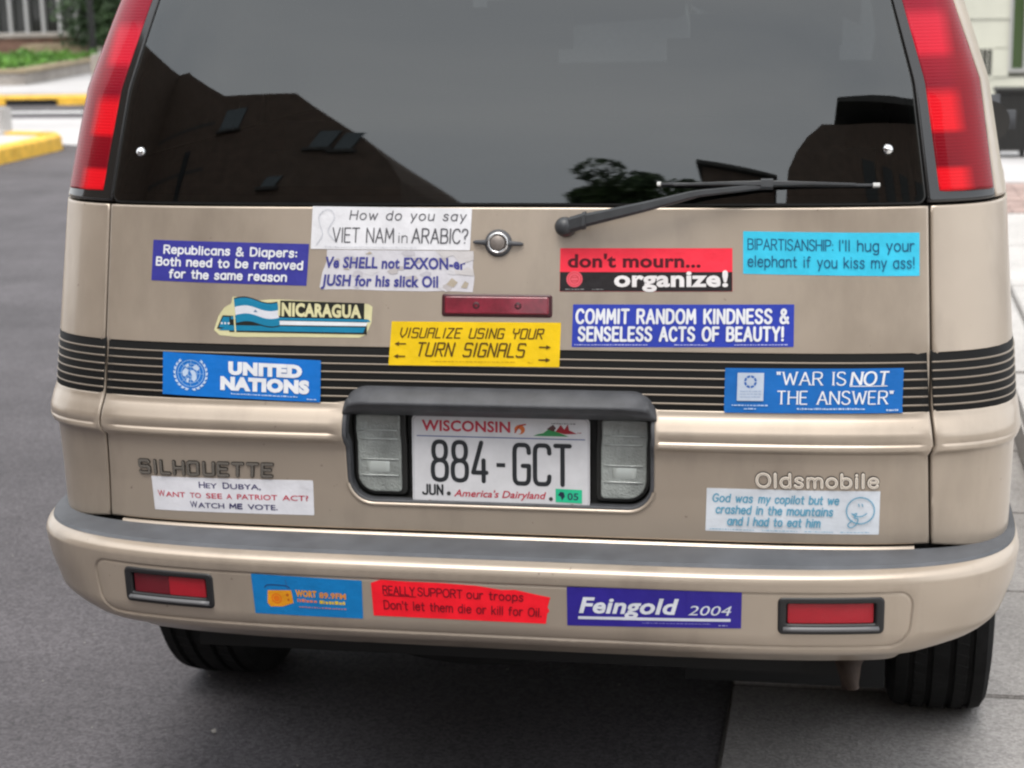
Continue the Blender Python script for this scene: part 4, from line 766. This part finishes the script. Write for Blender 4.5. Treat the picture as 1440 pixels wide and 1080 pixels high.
# ---- bumper
E1 = float(_bsl[4000])+.02; IN = rrect(-.727, .708, .489, .585, .03, 8, (.038, .038, .024, .024))
def sdf(V, poly):
    P = np.array(poly); Q = np.roll(P, -1, 0); d = np.full(len(V), 9.)
    for a, b in zip(P, Q):
        ab = b-a; t = np.clip(((V-a)@ab)/(ab@ab+1e-12), 0, 1); d = np.minimum(d, np.linalg.norm(V-a-t[:, None]*ab, axis=1))
    return np.where(inside(V, poly), -d, d)
def inoff(V):
    d = sdf(V, IN); return np.where(d < -.006, -.0022, np.interp(d, [-.006, -.003, -.0005, .0012, .004], [-.0022, -.0022, -.0045, -.0008, 0]))
LP = {sg: [(sg*a, z) for a, z in rrect(.4865, .6605, .5150, .5780, .009, 5)] for sg in (1, -1)}
BO = [(-E1, .600), (-E1+.005, .58), (-E1+.03, .50), (-E1+.10, .428), (-.6, .422), (0, .420), (.6, .422), (E1-.10, .428), (E1-.03, .50), (E1-.005, .58), (E1, .600)]
bo = panel('bumper', BO, bump, PAINT, van, holes=[LP[1], LP[-1]], ds=.025, dz=.01, zrows=[.5965], offf=inoff, lines=[IN, inset(IN, .0035), inset(IN, -.003), inset(IN, .0065), inset(IN, .0012), inset(IN, -.0012)], flange=0, rim=0)
strip('bumper_lip', -E1, E1, [(.5985, .0002)]+[(z, 0) for z in (.6005, .6025, .6045, .6065, .6085, .6105, .6122, .6138, .6152, .6163, .6172, .6176)], PAINT, van, n=160, skin=bump)
FR = mat('lamp_frame_black', (.014, .014, .015), rough=.45)
REDB = mat('red_reflector', (.42, .006, .018), rough=.3, coat=.3, noise=.06, nscale=60, bump=.5, bscale=900); REDD = mat('dark_red_reflector', (.15, .005, .013), rough=.3, coat=.3, bump=.5, bscale=900)
for sg in (1, -1):
    t = empty('bumper_reflector', parent=van); fl = lambda L: [(sg*a, z) for a, z in L]
    panel('reflector_frame', inset(LP[sg] if area(LP[sg]) > 0 else LP[sg][::-1], .001), bump, FR, t, holes=[fl(rrect(.4985, .6475, .5310, .5690, .004, 4))], ds=.02, dz=.01, off=.0005, flange=.02, rim=.003)
    panel('frame_back', fl(rrect(.492, .654, .522, .574, .004, 4)), bump, FR, t, ds=.03, dz=.02, off=-.010, flange=0, rim=0)
    if sg > 0: panel('reflector_lens', fl(rrect(.503, .643, .5325, .5665, .002, 3)), bump, REDB, t, ds=.02, dz=.01, off=-.005, flange=.004, rim=.001)
    else:
        panel('reflector_lens', fl(rrect(.503, .573, .5325, .5665, .002, 3)), bump, REDB, t, ds=.02, dz=.01, off=-.005, flange=.004, rim=.001)
        panel('reflector_lens', fl(rrect(.574, .643, .5325, .5665, .002, 3)), bump, REDD, t, ds=.02, dz=.01, off=-.005, flange=.004, rim=.001)
    strip('frame_ledge', *sorted((sg*.495, sg*.651)), [(.520, .000), (.523, .006), (.527, .006), (.5295, -.002)], mat('frame_ledge_grey', (.11, .11, .115), rough=.4), t, n=10, skin=bump)
# top of the bumper: painted shelf, rubber step pad, painted sill strip
def shelf(name, s0, s1, t0, t1, z0, z1, m, n=120, nt_=8, fade=0.):
    V = []; ss = np.linspace(s0, s1, n); tt = np.linspace(t0, t1, nt_)
    for s in ss:
        o = bump(s, .6174); a = abs(s)/E1; k = min(1., abs(s)/.9); ib = body(np.sign(s)*min(abs(s)*.985, sy(.46)), .625, -.004)
        for j, t in enumerate(tt):
            p = ib+(o-ib)*t; e = min(1, j*1.0, (nt_-1-j)*1.0); V.append((p[0], p[1], z0 if e < 1 else z1))
    Fc = [(i*nt_+j+1, (i+1)*nt_+j+1, (i+1)*nt_+j, i*nt_+j)[::-1] for i in range(n-1) for j in range(nt_-1)]+[tuple(range(nt_)), tuple(range(n*nt_-1, n*nt_-nt_-1, -1))]
    return mesh(name, V, Fc, m, van, smooth=False)
shelf('bumper_shelf', -E1, E1, -.05, 1.0, .6170, .6174, PAINT)
shelf('step_pad', -E1+.012, E1-.012, .02, .955, .6172, .6215, PAD, nt_=14)
shelf('sill_strip', -.715, .715, .0, .10, .6215, .6250, PAINT, nt_=5)
# ---- wheels, underside, pipe
def wheel(x, y, sg):
    w = empty('wheel', parent=van); prof = [(-.10, .20), (-.103, .25), (-.1025, .29), (-.098, .318), (-.088, .3335)]
    for g0 in (-.058, -.022, .022, .058): prof += [(g0-.007, .3395 if abs(g0) < .05 else .338), (g0-.005, .331), (g0+.005, .331), (g0+.007, .3395 if abs(g0) < .05 else .338)]
    prof += [(.088, .3335), (.098, .318), (.1025, .29), (.103, .25), (.10, .20)]
    q = MB(); q.lathe(prof, (x, y, .338), 'x', 96); q.out('tyre', RUBBER, w)
    q = MB()                                  # sipes across the tread
    for k in range(72):
        a = 2*math.pi*k/72
        for u in (-.040, .0, .040): q.tube([(x+u-.013, y+.3385*math.cos(a), .338+.3385*math.sin(a)), (x+u+.013, y+.3385*math.cos(a+.03), .338+.3385*math.sin(a+.03))], .0013, 4)
    q.out('tread_sipes', DARK, w, kind='stuff')
    q = MB(); q.lathe([(sg*.06, .001), (sg*.075, .06), (sg*.06, .09), (sg*.05, .17), (sg*.085, .19), (sg*.097, .205), (-sg*.09, .205), (-sg*.09, .17), (-sg*.02, .10), (-sg*.02, .001)], (x, y, .338), 'x', 40); q.out('rim', STEEL, w, smooth=False)
for x, y in ((.770, .92), (-.790, .92), (.742, 3.65), (-.742, 3.65)): wheel(x, y, 1 if x > 0 else -1)
UB = mat('underbody_black', (.012, .012, .012), rough=.9)
q = MB(); q.box(-.60, .60, .14, 4.2, .35, .45); q.box(-.62, .62, .02, .5, .46, .60); q.box(-.74, .74, 1.4, 3.2, .24, .45); q.box(.26, .66, .60, .66, .14, .36); q.box(-.64, .20, .86, .9, .2, .36); q.box(-.70, .70, 1.3, 2.6, .12, .30); q.box(.25, .64, 1.02, 1.28, .10, .34); q.out('underbody_and_light_blocks', UB, van)  # underbody, plus low boxes added to darken the ground under the van
q = MB(); q.tube([(-.7, .86, .33), (-.3, .86, .30), (.3, .86, .30), (.7, .86, .33)], .035, 10); q.out('rear_axle', UB, van, smooth=True)
q = MB(); q.lathe([(.27, .02), (.27, .25), (.30, .31), (.36, .31), (.40, .25), (.40, .02)], (-.12, .55, 0), 'z', 40); q.out('spare_tyre', RUBBER, van, smooth=True)
PIPE = mat('rusty_tail_pipe', (.07, .05, .04), rough=.6, metal=.5, noise=.35, nscale=25)
q = MB(); q.tube([(.45, .42, .36), (.54, .30, .42), (.575, .20, .43), (.588, .10, .41), (.590, .085, .350)], [(.030, .02), (.030, .02), (.031, .02), (.032, .017), (.033, .015)], 16, cap=False); q.out('tail_pipe', PIPE, van, smooth=True)
for sg in (1, -1):
    sm = empty('side_mirror', parent=van)
    q = MB(); q.box(min(sg*.90, sg*1.07), max(sg*.90, sg*1.085), 3.08, 3.20, .975, 1.135, b=.05); q.out('mirror_shell', PLASTIC, sm, smooth=True)
    q = MB(); q.box(min(sg*.83, sg*.93), max(sg*.83, sg*.93), 3.12, 3.17, 1.02, 1.07, b=.01); q.out('mirror_arm', PLASTIC, sm)
    q = MB(); q.tube([(sg*.997, 3.070, 1.055), (sg*.997, 3.081, 1.055)], (.066, .058), 28); q.out('mirror_glass', mat('dark_reflection_mirror', (.14, .14, .14), rough=.03, metal=1), sm)  # mirror colour darkened to stand in for a dark reflection
# ================================================================== badges and stickers (all fixed to the van)
def badge(name, txt, TL, TR, BR, BL, W, H, slant, sets, wd_, label, gap):
    fn = quadmap(body, None, TL, TR, BR, BL, W, H); o = empty(name, parent=van, label=label)
    a = Art().stroke(txt, 4, W-4, 4, H-8, wd_[0], BLACK, slant=slant, sets=sets, gap=gap); b = Art().stroke(txt, 4, W-4, 4, H-8, wd_[1], wd_[3], slant=slant, sets=sets, gap=gap)
    c = Art().stroke(txt, 4, W-4, 4, H-8, wd_[2], wd_[4], slant=slant, sets=sets, gap=gap) if wd_[2] else None
    a.build('badge_outline', fn, .0012, o); b.build('lettering', fn, .0026, o)  # wide black strokes behind each letter form its dark outline
    if c: c.build('letter_core', fn, .0038, o)
SIL = dict(DIG); SIL['O'] = (5.6, DIG['O'][1])
badge('badge', 'SILHOUETTE', (-.6625, .7415), (-.3975, .7450), (-.4015, .7135), (-.6625, .7085), 191, 25, 0, (SIL,), (5.4, 3.2, 1.1, mat('badge_grey', (.30, .27, .23), rough=.35, metal=.4), mat('badge_core', (.13, .12, .11), rough=.4)), 'dark outlined badge lettering on the lower left of the tailgate', 2.6)
badge('badge', 'Oldsmobile', (.4350, .7535), (.6420, .7545), (.6430, .7225), (.4360, .7215), 176, 27, 0, (), (6.2, 4.2, .9, mat('badge_bright', (.88, .80, .70), rough=.35), mat('badge_inner', (.30, .25, .20), rough=.4)), 'pale outlined badge lettering on the lower right of the tailgate', 2.9)
def sticker(label, TL, TR, BR, BL, W, H, m, art, off=.0002, skin=body, poly=None):
    fn = quadmap(skin, None, TL, TR, BR, BL, W, H)
    P = poly or rrect(0, W, 0, H, .8, 3)
    o = sheet('bumper_sticker', fn, P, m, van, th=.0003, base=off); o['label'] = label
    art.build('lettering', fn, off+.0007, o); return o
WHT = ink(238, 240, 245, .82)
a = Art().stroke('Republicans & Diapers:', 17, 203, 39.5, 11, 2.5, WHT, jit=.3).stroke('Both need to be removed', 7, 212, 22.5, 11, 2.5, WHT, jit=.3).stroke('for the same reason', 27, 191, 5.5, 11, 2.5, WHT, jit=.3)
sticker('violet blue bumper sticker with three lines of white handwriting', (-0.6364, 1.1191), (-0.34, 1.1156), (-0.3428, 1.0458), (-0.6367, 1.0502), 219, 58, ink(62, 62, 158), a)
g1 = ink(95, 95, 100); g2 = ink(215, 218, 225)
a = Art().stroke('How do you say', 54, 217, 42, 12.5, 1.7, ink(105, 105, 110), slant=.12, gap=2.9).stroke('VIET NAM', 31, 117, 10, 20, 1.7, g1, gap=2).stroke('in', 124, 136, 10, 14, 1.2, g1).stroke('ARABIC?', 143, 220, 10, 20, 1.9, g1, gap=2)
a.line([(8, 6), (16, 20), (12, 34), (10, 46), (18, 55), (28, 54), (32, 44), (27, 34), (24, 24), (34, 12)], 1, g2, curve=True).dashes(20, 150, 3.2, .9, g2, 5)
sticker('white bumper sticker with grey lettering touching the rear window edge, left of the lock', (-0.3357, 1.1783), (-0.0476, 1.1755), (-0.0503, 1.1069), (-0.3371, 1.1074), 224, 60, ink(236, 236, 240, .85), a, off=.0007)
b1 = ink(72, 74, 150); w1 = ink(214, 210, 210); t1 = ink(190, 178, 160)
a = Art()
rs = random.Random(5)
for k in range(26):
    x = rs.uniform(14, 205); y = rs.uniform(4, 54); r = rs.uniform(3, 9); a.poly([(x+r*math.cos(t)*rs.uniform(.6, 1.5), y+.6*r*math.sin(t)*rs.uniform(.6, 1.2)) for t in np.linspace(0, 6.28, 9)[:-1]], ink(*rs.choice([(200, 198, 206), (205, 202, 208), (222, 220, 224), (196, 190, 190)])))
a.type("Ve SHELL not EXXON-er", 3, 203, 31, 15.5, b1, bold=.035).type('JUSH for his slick Oil', 2, 165, 6, 15.5, b1, bold=.035)
for P in ([(160, 56), (172, 46), (186, 50), (196, 38), (215, 44), (215, 56)], [(186, 33), (194, 28), (206, 34), (214, 30), (214, 22), (190, 24)]): a.poly(P, w1)
for P in ([(176, 10), (184, 19), (192, 13), (186, 6)], [(196, 6), (202, 15), (207, 12), (204, 5)], [(60, 50), (66, 54), (70, 51)], [(30, 29), (36, 31), (40, 28)]): a.poly(P, t1)
tear = [(0, 3), (4, 0), (40, 1), (90, 0), (150, 0), (170, 1), (212, 0), (215, 20), (213, 34), (215, 50), (212, 56), (150, 56), (60, 56), (3, 56), (5, 40), (1, 24)]
sticker('worn greyish bumper sticker with torn dark blue lettering under the white sticker', (-0.311, 1.1064), (-0.0439, 1.1058), (-0.0404, 1.0384), (-0.3192, 1.0401), 215, 56, ink(222, 220, 226), a, poly=tear)
a = Art().rect(.3, 241.7, .4, 27.5, ink(38, 34, 36)).type("don't mourn...", 11, 198, 34.5, 18.5, ink(90, 14, 30), bold=.03).type('organize!', 77, 236, 7.5, 22.5, ink(244, 240, 240), bold=.035)
a.disc(21, 17.5, 11.5, ink(238, 96, 110)).ring(21, 17.5, 9, .9, ink(225, 60, 75)).ring(21, 17.5, 5.5, .8, ink(205, 50, 65)).line([(16, 20), (26, 20)], .8, ink(200, 50, 60)).line([(17, 15), (25, 15)], .8, ink(200, 50, 60)).dashes(8, 36, 2.6, 1.2, ink(150, 150, 150), 2).dashes(46, 62, 2.6, 1.2, ink(150, 150, 150), 4)
sticker('half red half black bumper sticker right of the brake light, below the wiper pivot', (0.1081, 1.1114), (0.4019, 1.113), (0.4011, 1.0439), (0.1073, 1.0411), 242, 61, ink(254, 52, 74, .86), a)
c1 = ink(28, 88, 128)
a = Art().stroke("BIPARTISANSHIP:", 7, 127, 35, 15, 1.5, c1, gap=1.8).stroke("I'll hug your", 136, 241, 35, 15, 1.7, c1, gap=2.2).stroke('elephant if you kiss my ass!', 7, 241, 11, 15, 1.6, c1, gap=2.2)
sticker('bright cyan bumper sticker at the upper right of the tailgate', (0.4202, 1.1402), (0.7135, 1.1356), (0.7112, 1.0672), (0.4192, 1.0723), 249, 61, ink(60, 205, 240), a)
cr = ink(226, 220, 172); tq = ink(20, 132, 172); bk = ink(32, 34, 30)
a = Art().poly([(4, 12), (12, 31), (27, 31), (27, 12)], bk).poly([(7, 14), (13, 29), (26, 29), (26, 14)], tq).rect(22, 215, 8, 31, bk)
a.poly([(24, 26), (220, 27), (217, 30.5), (24, 30)], tq).poly([(84, 19.5), (214, 20.5), (216, 26), (84, 25.5)], ink(236, 240, 244)).poly([(6, 10), (210, 10.5), (213, 18.5), (24, 17.5)], tq)
a.rect(92, 211, 31, 55, bk).type('NICARAGUA', 96, 207, 33.5, 18.5, cr, bold=.05).rect(213.5, 216, 33, 53, cr)
fx = np.linspace(0, 1, 14); top = [(28+62*t, 54.5+3.2*math.sin(t*6)-t*2) for t in fx]; lo = [(32+62*t, 21.0+3.2*math.sin(t*6)-t*1) for t in fx]
def band(t0, t1): return [tuple(np.array(p)*(1-t0)+np.array(q)*t0) for p, q in zip(top, lo)][::-1]+[tuple(np.array(p)*(1-t1)+np.array(q)*t1) for p, q in zip(top, lo)]
for e_, c_ in (((-.05, 1.05), bk), ((.0, .33), tq), ((.33, .67), ink(226, 228, 236)), ((.67, 1), tq)): a.poly(band(*e_), c_)
a.poly([(56, 37), (59, 41), (62, 37)], ink(110, 140, 170)).line([(27, 50), (31, 8)], 2.2, cr).rect(91, 94, 33, 56, cr)
for x in (9, 14, 19): a.disc(x+2, 20, 1.6, ink(230, 232, 235), n=8)
sticker('cut out flag sticker reading the name of a country, cream edged with turquoise stripes', (-0.5124, 1.0254), (-0.2195, 1.02), (-0.2191, 0.9575), (-0.5105, 0.957), 224, 57, cr, a,
    poly=[(0, 10), (8, 3), (34, 1), (120, 2.5), (205, 3), (214, 8), (221, 26), (222, 50), (216, 54), (96, 56.5), (80, 56), (60, 53.5), (44, 57), (26, 58), (24, 48), (14, 42), (6, 30)])
yk = ink(92, 66, 14)
a = Art().stroke('VISUALIZE USING YOUR', 13, 216, 40, 13.5, 1.9, yk, slant=.2, sets=(DIG,), gap=2.2).stroke('TURN SIGNALS', 38, 192, 14, 18.5, 2.3, yk, slant=.2, sets=(DIG,), gap=2.2)
for x, y, d in ((9, 31, -1), (9, 13, -1), (210, 28, 1), (210, 10, 1)):
    a.rect(x, x+14, y-.9, y+.9, yk); t = x+14 if d > 0 else x; a.poly([(t+d*2.5, y), (t-d*4, y+3.2), (t-d*4, y-3.2)], yk)
a.dashes(60, 178, 6, 1, ink(190, 150, 20), 4).dashes(195, 203, 6, 1, ink(190, 150, 20), 6)
sticker('yellow bumper sticker with black arrows just below the high brake light', (-0.1869, 0.9886), (0.1101, 0.9903), (0.1074, 0.9176), (-0.1911, 0.9159), 239, 63, ink(250, 208, 12), a, off=.0016, skin=sbody)
a = Art().stroke('COMMIT RANDOM KINDNESS &', 6, 304, 34, 18.5, 3.7, WHT, gap=3.0).stroke('SENSELESS ACTS OF BEAUTY!', 10, 297, 9.5, 18, 3.7, WHT, gap=3.0).dashes(4, 108, 2.6, 1.5, ink(190, 195, 235), 1).dashes(146, 192, 2.6, 1.5, ink(190, 195, 235), 2).dashes(230, 305, 2.6, 1.5, ink(190, 195, 235), 3)
sticker('royal blue bumper sticker with two lines of bold white capitals right of the yellow one', (0.1307, 1.0205), (0.5034, 1.0241), (0.501, 0.9563), (0.1286, 0.9512), 312, 60, ink(48, 68, 182), a)
un = ink(14, 118, 210); ul = ink(200, 220, 245)
a = Art(); cx, cy = 40.5, 30.5
for r in (18.5, 13.5, 9, 4.5): a.ring(cx, cy+1, r, 1.0, ink(150, 190, 235))
for k in range(8):
    t = k*math.pi/4; a.line([(cx+3*math.cos(t), cy+1+3*math.sin(t)), (cx+18*math.cos(t), cy+1+18*math.sin(t))], .7, ink(150, 190, 235))
for P in ([(-12, 2), (-8, 7), (-3, 5), (-4, -1), (-8, -5), (-11, -4)], [(-1, 3), (3, 5), (7, 2), (9, -6), (5, -12), (1, -8), (2, -3)], [(2, 9), (8, 13), (13, 8), (10, 4), (5, 6)], [(-8, 10), (-4, 14), (-2, 10), (-6, 8)], [(-6, -8), (-2, -6), (-3, -13), (-6, -13)]): a.poly([(cx+x, cy+1+y) for x, y in P], ul)
for sg in (-1, 1):
    for k in range(9):
        t = -math.pi/2+sg*(.22+k*.27); r = 23; x = cx+r*math.cos(t); y = cy+1+r*math.sin(t); u = np.array([math.cos(t+sg*1.1), math.sin(t+sg*1.1)])*5.2; v = np.array([-u[1], u[0]])*.34
        a.poly([(x-u[0]*.6, y-u[1]*.6), (x+v[0], y+v[1]), (x+u[0]*.7, y+u[1]*.7), (x-v[0], y-v[1])], ul)
        u = np.array([math.cos(t+sg*2.1), math.sin(t+sg*2.1)])*4.0; v = np.array([-u[1], u[0]])*.34; a.poly([(x-u[0]*.2, y-u[1]*.2), (x+v[0], y+v[1]), (x+u[0], y+u[1]), (x-v[0], y-v[1])], ul)
a.type('UNITED', 94, 196, 34.5, 16.5, WHT, bold=.075).type('NATIONS', 83, 206, 12.5, 17, WHT, bold=.075).dashes(98, 191, 5.5, 1.8, ul, 8).dashes(203, 216, 3, 2, ul, 9)
sticker('azure blue bumper sticker with a pale wreathed globe over the ribbed band at left', (-0.6068, 0.9293), (-0.3125, 0.9214), (-0.3113, 0.851), (-0.6039, 0.8572), 221, 59.5, un, a, off=.0016, skin=sbody)
a = Art().stroke('"WAR IS', 74, 170, 40, 18, 2.3, WHT, gap=2.1, contrast=.3, serif=2.1, round_=False).stroke('NOT', 178, 231, 40, 18, 3.3, WHT, slant=.12, gap=2.2, contrast=.3, serif=2.3, round_=False).rect(176, 229, 37.6, 38.8, WHT).stroke('THE ANSWER"', 75, 237, 13, 18, 2.3, WHT, gap=2.1, contrast=.3, serif=2.1, round_=False)
a.dashes(103, 200, 5.2, 2.6, ul, 12).dashes(228, 246, 3, 3, ul, 13).rect(18, 55.5, 17, 56.5, ink(196, 208, 226)).dashes(11, 62, 10, 1.8, ul, 14).dashes(28, 45, 5.2, 1.8, ul, 15)
a.ring(36.5, 44, 7.5, 3, ink(40, 100, 180)).poly([(33, 41), (36.5, 49), (40, 41)], ink(196, 208, 226))
for t in range(8): a.line([(36.5+5*math.cos(t*.785), 44+5*math.sin(t*.785)), (36.5+9.6*math.cos(t*.785), 44+9.6*math.sin(t*.785))], 1.2, ink(196, 208, 226))
for y in (22, 26, 30): a.dashes(22, 52, y, 1.4, ink(160, 180, 212), y)
sticker('mid blue bumper sticker with white serif capitals over the ribbed band at right', (0.3875, 0.9213), (0.6801, 0.9222), (0.675, 0.8511), (0.3843, 0.8495), 251, 63, ink(20, 108, 190), a, off=.0016, skin=sbody)
nv = ink(62, 58, 110); rd = ink(206, 62, 86)
a = Art()
def caps(words, x, y, H, h, m):
    for (w, x0, x1) in words:
        k = .17 if len(w) > 3 else (.34 if len(w) == 3 else .5)
        if m[1] and w[0].isupper() and len(w) > 1: f_ = x0+(x1-x0)*1.25/(len(w)+.3); a.type(w[0], x0, f_-1, y, H, m[0], bold=.012); a.type(w[1:].upper(), f_, x1, y, h, m[0], bold=.012)
        elif w == 'me': a.stroke('ME', x0+1, x1-1, y+.6, h-1.2, 1.9, m[0])
        else: a.type(w.upper(), x0, x1, y, h, m[0], bold=.012)
caps([('Hey', 68, 94), ('Dubya,', 102, 155)], 0, 34.5, 9.5, 7.6, (nv, 1)); caps([('Want', 7, 47), ('to', 54, 70), ('see', 77, 100), ('a', 106, 114), ('patriot', 121, 177), ('act?', 184, 220)], 0, 20, 9.5, 7.6, (rd, 1)); caps([('Watch', 53, 102), ('me', 109, 128), ('vote.', 135, 177)], 0, 6, 9.5, 7.6, (nv, 1))
sticker('small white bumper sticker with navy and red small capitals under the left badge', (-0.6369, 0.7079), (-0.3315, 0.713), (-0.3327, 0.6502), (-0.6351, 0.6466), 227, 49, ink(236, 236, 242, .84), a)
lb = ink(104, 176, 208)
a = Art().stroke('God was', 9, 66, 42, 11, 2.0, lb, slant=.12).stroke('my copilot but we', 74, 187, 42, 11, 2.0, lb, slant=.12).stroke('crashed in the mountains', 14, 179, 26, 11, 2.0, lb, slant=.12).stroke('and I had to eat him', 31, 162, 10, 11, 2.0, lb, slant=.12)
a.ring(217, 34, 19.5, 1.5, lb, ry=18.5).line([(205, 30), (211, 26), (219, 26), (226, 30)], 1.4, lb, curve=True).line([(214, 43), (215, 40)], 1.4, lb).line([(219, 43), (220, 40)], 1.4, lb).line([(206, 28), (212, 30), (209, 24), (214, 22), (211, 14), (204, 10), (200, 14), (206, 20)], 1.4, lb, curve=True).dashes(6, 70, 3, 1, lb, 3).dashes(80, 130, 3, 1, lb, 4).dashes(140, 180, 3, 1, lb, 5).dashes(190, 232, 3, 1, lb, 6)
sticker('pale white bumper sticker with light blue writing and a smiling face under the right badge', (0.3566, 0.7213), (0.6431, 0.7203), (0.6435, 0.6459), (0.355, 0.6472), 244, 61, ink(226, 232, 240, .84), a)
og = ink(240, 160, 30); rb = ink(12, 122, 190, .9)
a = Art().poly([(20, 16), (22, 34), (56, 36), (58, 18), (42, 12), (24, 11)], og).disc(34, 23, 7.5, ink(236, 120, 20)).ring(34, 23, 5, 1, og).disc(50, 29, 2.2, ink(200, 100, 30), n=10).disc(51, 22, 1.6, ink(200, 100, 30), n=10).line([(18, 38), (24, 42), (48, 42), (54, 39)], 1.2, ink(40, 60, 110), curve=True).line([(51, 38), (49, 50)], .9, ink(60, 100, 160))
a.type('WORT', 62, 92, 28, 9, og, bold=.05).type('89.9FM', 96, 134, 27.5, 8, ink(232, 150, 70), bold=.04).dashes(64, 92, 20, 5, ink(226, 130, 100), 1).dashes(96, 134, 19, 5, ink(235, 200, 60), 2).dashes(66, 136, 12, 2, ink(190, 130, 140), 3)
sticker('blue bumper sticker with an orange radio on the left of the bumper', (-0.4142, 0.5836), (-0.2157, 0.5805), (-0.2171, 0.5123), (-0.4112, 0.5123), 157, 56, rb, a, off=-.0018, skin=bump)
dr = ink(120, 16, 34)
a = Art().stroke('REALLY', 17, 62, 31, 11, 1.5, dr, gap=2).rect(17, 64, 28.6, 29.6, dr).stroke('SUPPORT', 67, 130, 31, 11, 1.5, dr, gap=2).stroke('our troops', 137, 216, 31, 11, 1.5, dr, gap=2.2).stroke("Don't let them die or kill for Oil.", 17, 243, 10.5, 11.5, 1.5, dr, gap=2.2)
sticker('red bumper sticker with a torn wavy edge in the middle of the bumper', (-0.1998, 0.5837), (0.1108, 0.5795), (0.1056, 0.518), (-0.198, 0.519), 254, 50, ink(252, 26, 44, .92), a, off=-.0018, skin=bump,
    poly=[(0, 0), (250, 0), (251, 15), (254, 18), (251, 24), (254, 38), (240, 40), (205, 46), (185, 45), (150, 49), (100, 50), (50, 49.5), (14, 50), (8, 48), (0, 45)])
a = Art().type('Feingold', 17, 160, 19, 22, ink(232, 236, 244), bold=.03, shear=.22).type('2004', 173, 234, 18, 14, ink(225, 230, 240), shear=.22).rect(16, 233, 9.5, 13.5, ink(225, 228, 240)).dashes(108, 205, 5.5, 1, ink(150, 150, 220), 4).dashes(216, 230, 3.2, 1.4, ink(170, 170, 225), 5)
sticker('violet bumper sticker with italic white lettering at the right of the bumper', (0.1378, 0.5844), (0.428, 0.5898), (0.4267, 0.5234), (0.1372, 0.517), 248, 54, ink(50, 38, 150), a, off=-.0018, skin=bump)

# ================================================================== the street behind the camera: what the rear window mirrors
BRK = mat('dark_brown_brick', (.15, .105, .08), rough=.85, noise=.25, nscale=3); RFM = mat('dark_slate', (.075, .07, .065), rough=.7, noise=.2, nscale=4); PANE = mat('sky_lit_pane', (.10, .12, .13), rough=.05, spec=1., metal=.6)
def prism(name, prof, y0, y1, m, parent):      # prof in x,z ; extruded along y
    n = len(prof); V = [(x, y0, z) for x, z in prof]+[(x, y1, z) for x, z in prof]
    return mesh(name, V, [tuple(range(n)), tuple(range(2*n-1, n-1, -1))]+[(i, i+n, (i+1) % n+n, (i+1) % n) for i in range(n)], m, parent)
b1_ = empty('brick_building', (-10, -18, 0), label='dark brick building with stepped gables, mirrored in the left of the rear window', cat='building'); b1_.location = (0, 0, 0)
prism('wall', [(-15, 0), (-4.5, 0), (-4.5, 7.4), (-4.6, 8.2), (-4.85, 9.0), (-5.3, 9.9), (-5.95, 10.75), (-7.0, 12.0), (-8.7, 12.2), (-9.8, 12.35), (-13.8, 15.0), (-15, 15.3)], -24, -16, BRK, b1_)
V = [(-24, -16, 0), (-15, -16, 0), (-15, -.5, 0), (-24, -.5, 0), (-24, -16, 15.3), (-15, -16, 15.3), (-15, -.5, 9.8), (-24, -.5, 9.8)]
mesh('side_wing', V, [(0, 1, 2, 3), (4, 5, 6, 7), (1, 5, 6, 2), (3, 2, 6, 7), (0, 4, 7, 3), (0, 1, 5, 4)], BRK, b1_)
for (x0, x1, z0, z1) in ((-9.5, -8.6, 10.6, 11.5), (-6.25, -5.85, 9.5, 10.2), (-5.75, -5.45, 9.4, 10.1), (-11.6, -11.2, 8.0, 10.0), (-7.2, -6.8, 8.0, 8.4)):
    w_ = prism('window', [(x0, z0), (x1, z0), (x1+.15, z1), (x0+.15, z1)], -15.99, -15.94, PANE, b1_); prism('sill', [(x0-.1, z0-.12), (x1+.1, z0-.12), (x1+.1, z0-.01), (x0-.1, z0-.01)], -16.02, -15.85, RFM, w_)
for k in range(5):                       # stone string courses and pilasters on the brick front
    prism('string_course', [(-14.9, 3+2*k), (-4.9, 3+2*k-.0), (-4.9, 3.16+2*k), (-14.9, 3.16+2*k)] if 3+2*k < 9 else [(-14.9, 3+2*k), (-9.9, 3+2*k), (-9.9, 3.16+2*k), (-14.9, 3.16+2*k)], -16.06, -15.99, RFM, b1_)
b2_ = empty('hall_building', (6, -18, 0), label='dark building with projecting flat roof, mirrored in the right of the rear window', cat='building'); b2_.location = (0, 0, 0)
prism('wall', [(1.25, 0), (12, 0), (12, 12.6), (4.4, 10.9), (2.9, 10.7), (2.2, 10.1), (1.75, 9.5), (1.4, 8.7), (1.25, 7.4)], -26, -16, BRK, b2_)
prism('roof', [(3.8, 11.45), (12.5, 13.2), (12.5, 13.5), (9, 12.9), (6.6, 12.35), (3.8, 11.65)], -26, -15.4, RFM, b2_)
for k in range(4): prism('window', [(5+1.6*k, 8.2), (5.9+1.6*k, 8.2), (5.9+1.6*k, 9.6), (5+1.6*k, 9.6)], -15.99, -15.95, DG, b2_)
b3_ = empty('low_building', (0, -26, 0), label='small building with a sloping roof mirrored beside the wiper', cat='building'); b3_.location = (0, 0, 0)
prism('wall', [(-1.1, 0), (1.1, 0), (1.1, 10.9), (-1.1, 11.5)], -30, -22, BRK, b3_); prism('roof', [(-1.25, 11.55), (1.25, 10.9), (1.25, 11.05), (-1.25, 11.75)], -30.3, -21.7, RFM, b3_)
tree((-3.3, -30, 0), 14.2, .16, 1.55, 12.7, 9500, 'leafy street tree behind the camera, mirrored above the wiper blade', leaf=.14, squash=1.5, leafm=mat('street_tree_leaves', (.07, .12, .04), rough=.6, noise=.6, nscale=2))
bpy.context.view_layer.update()
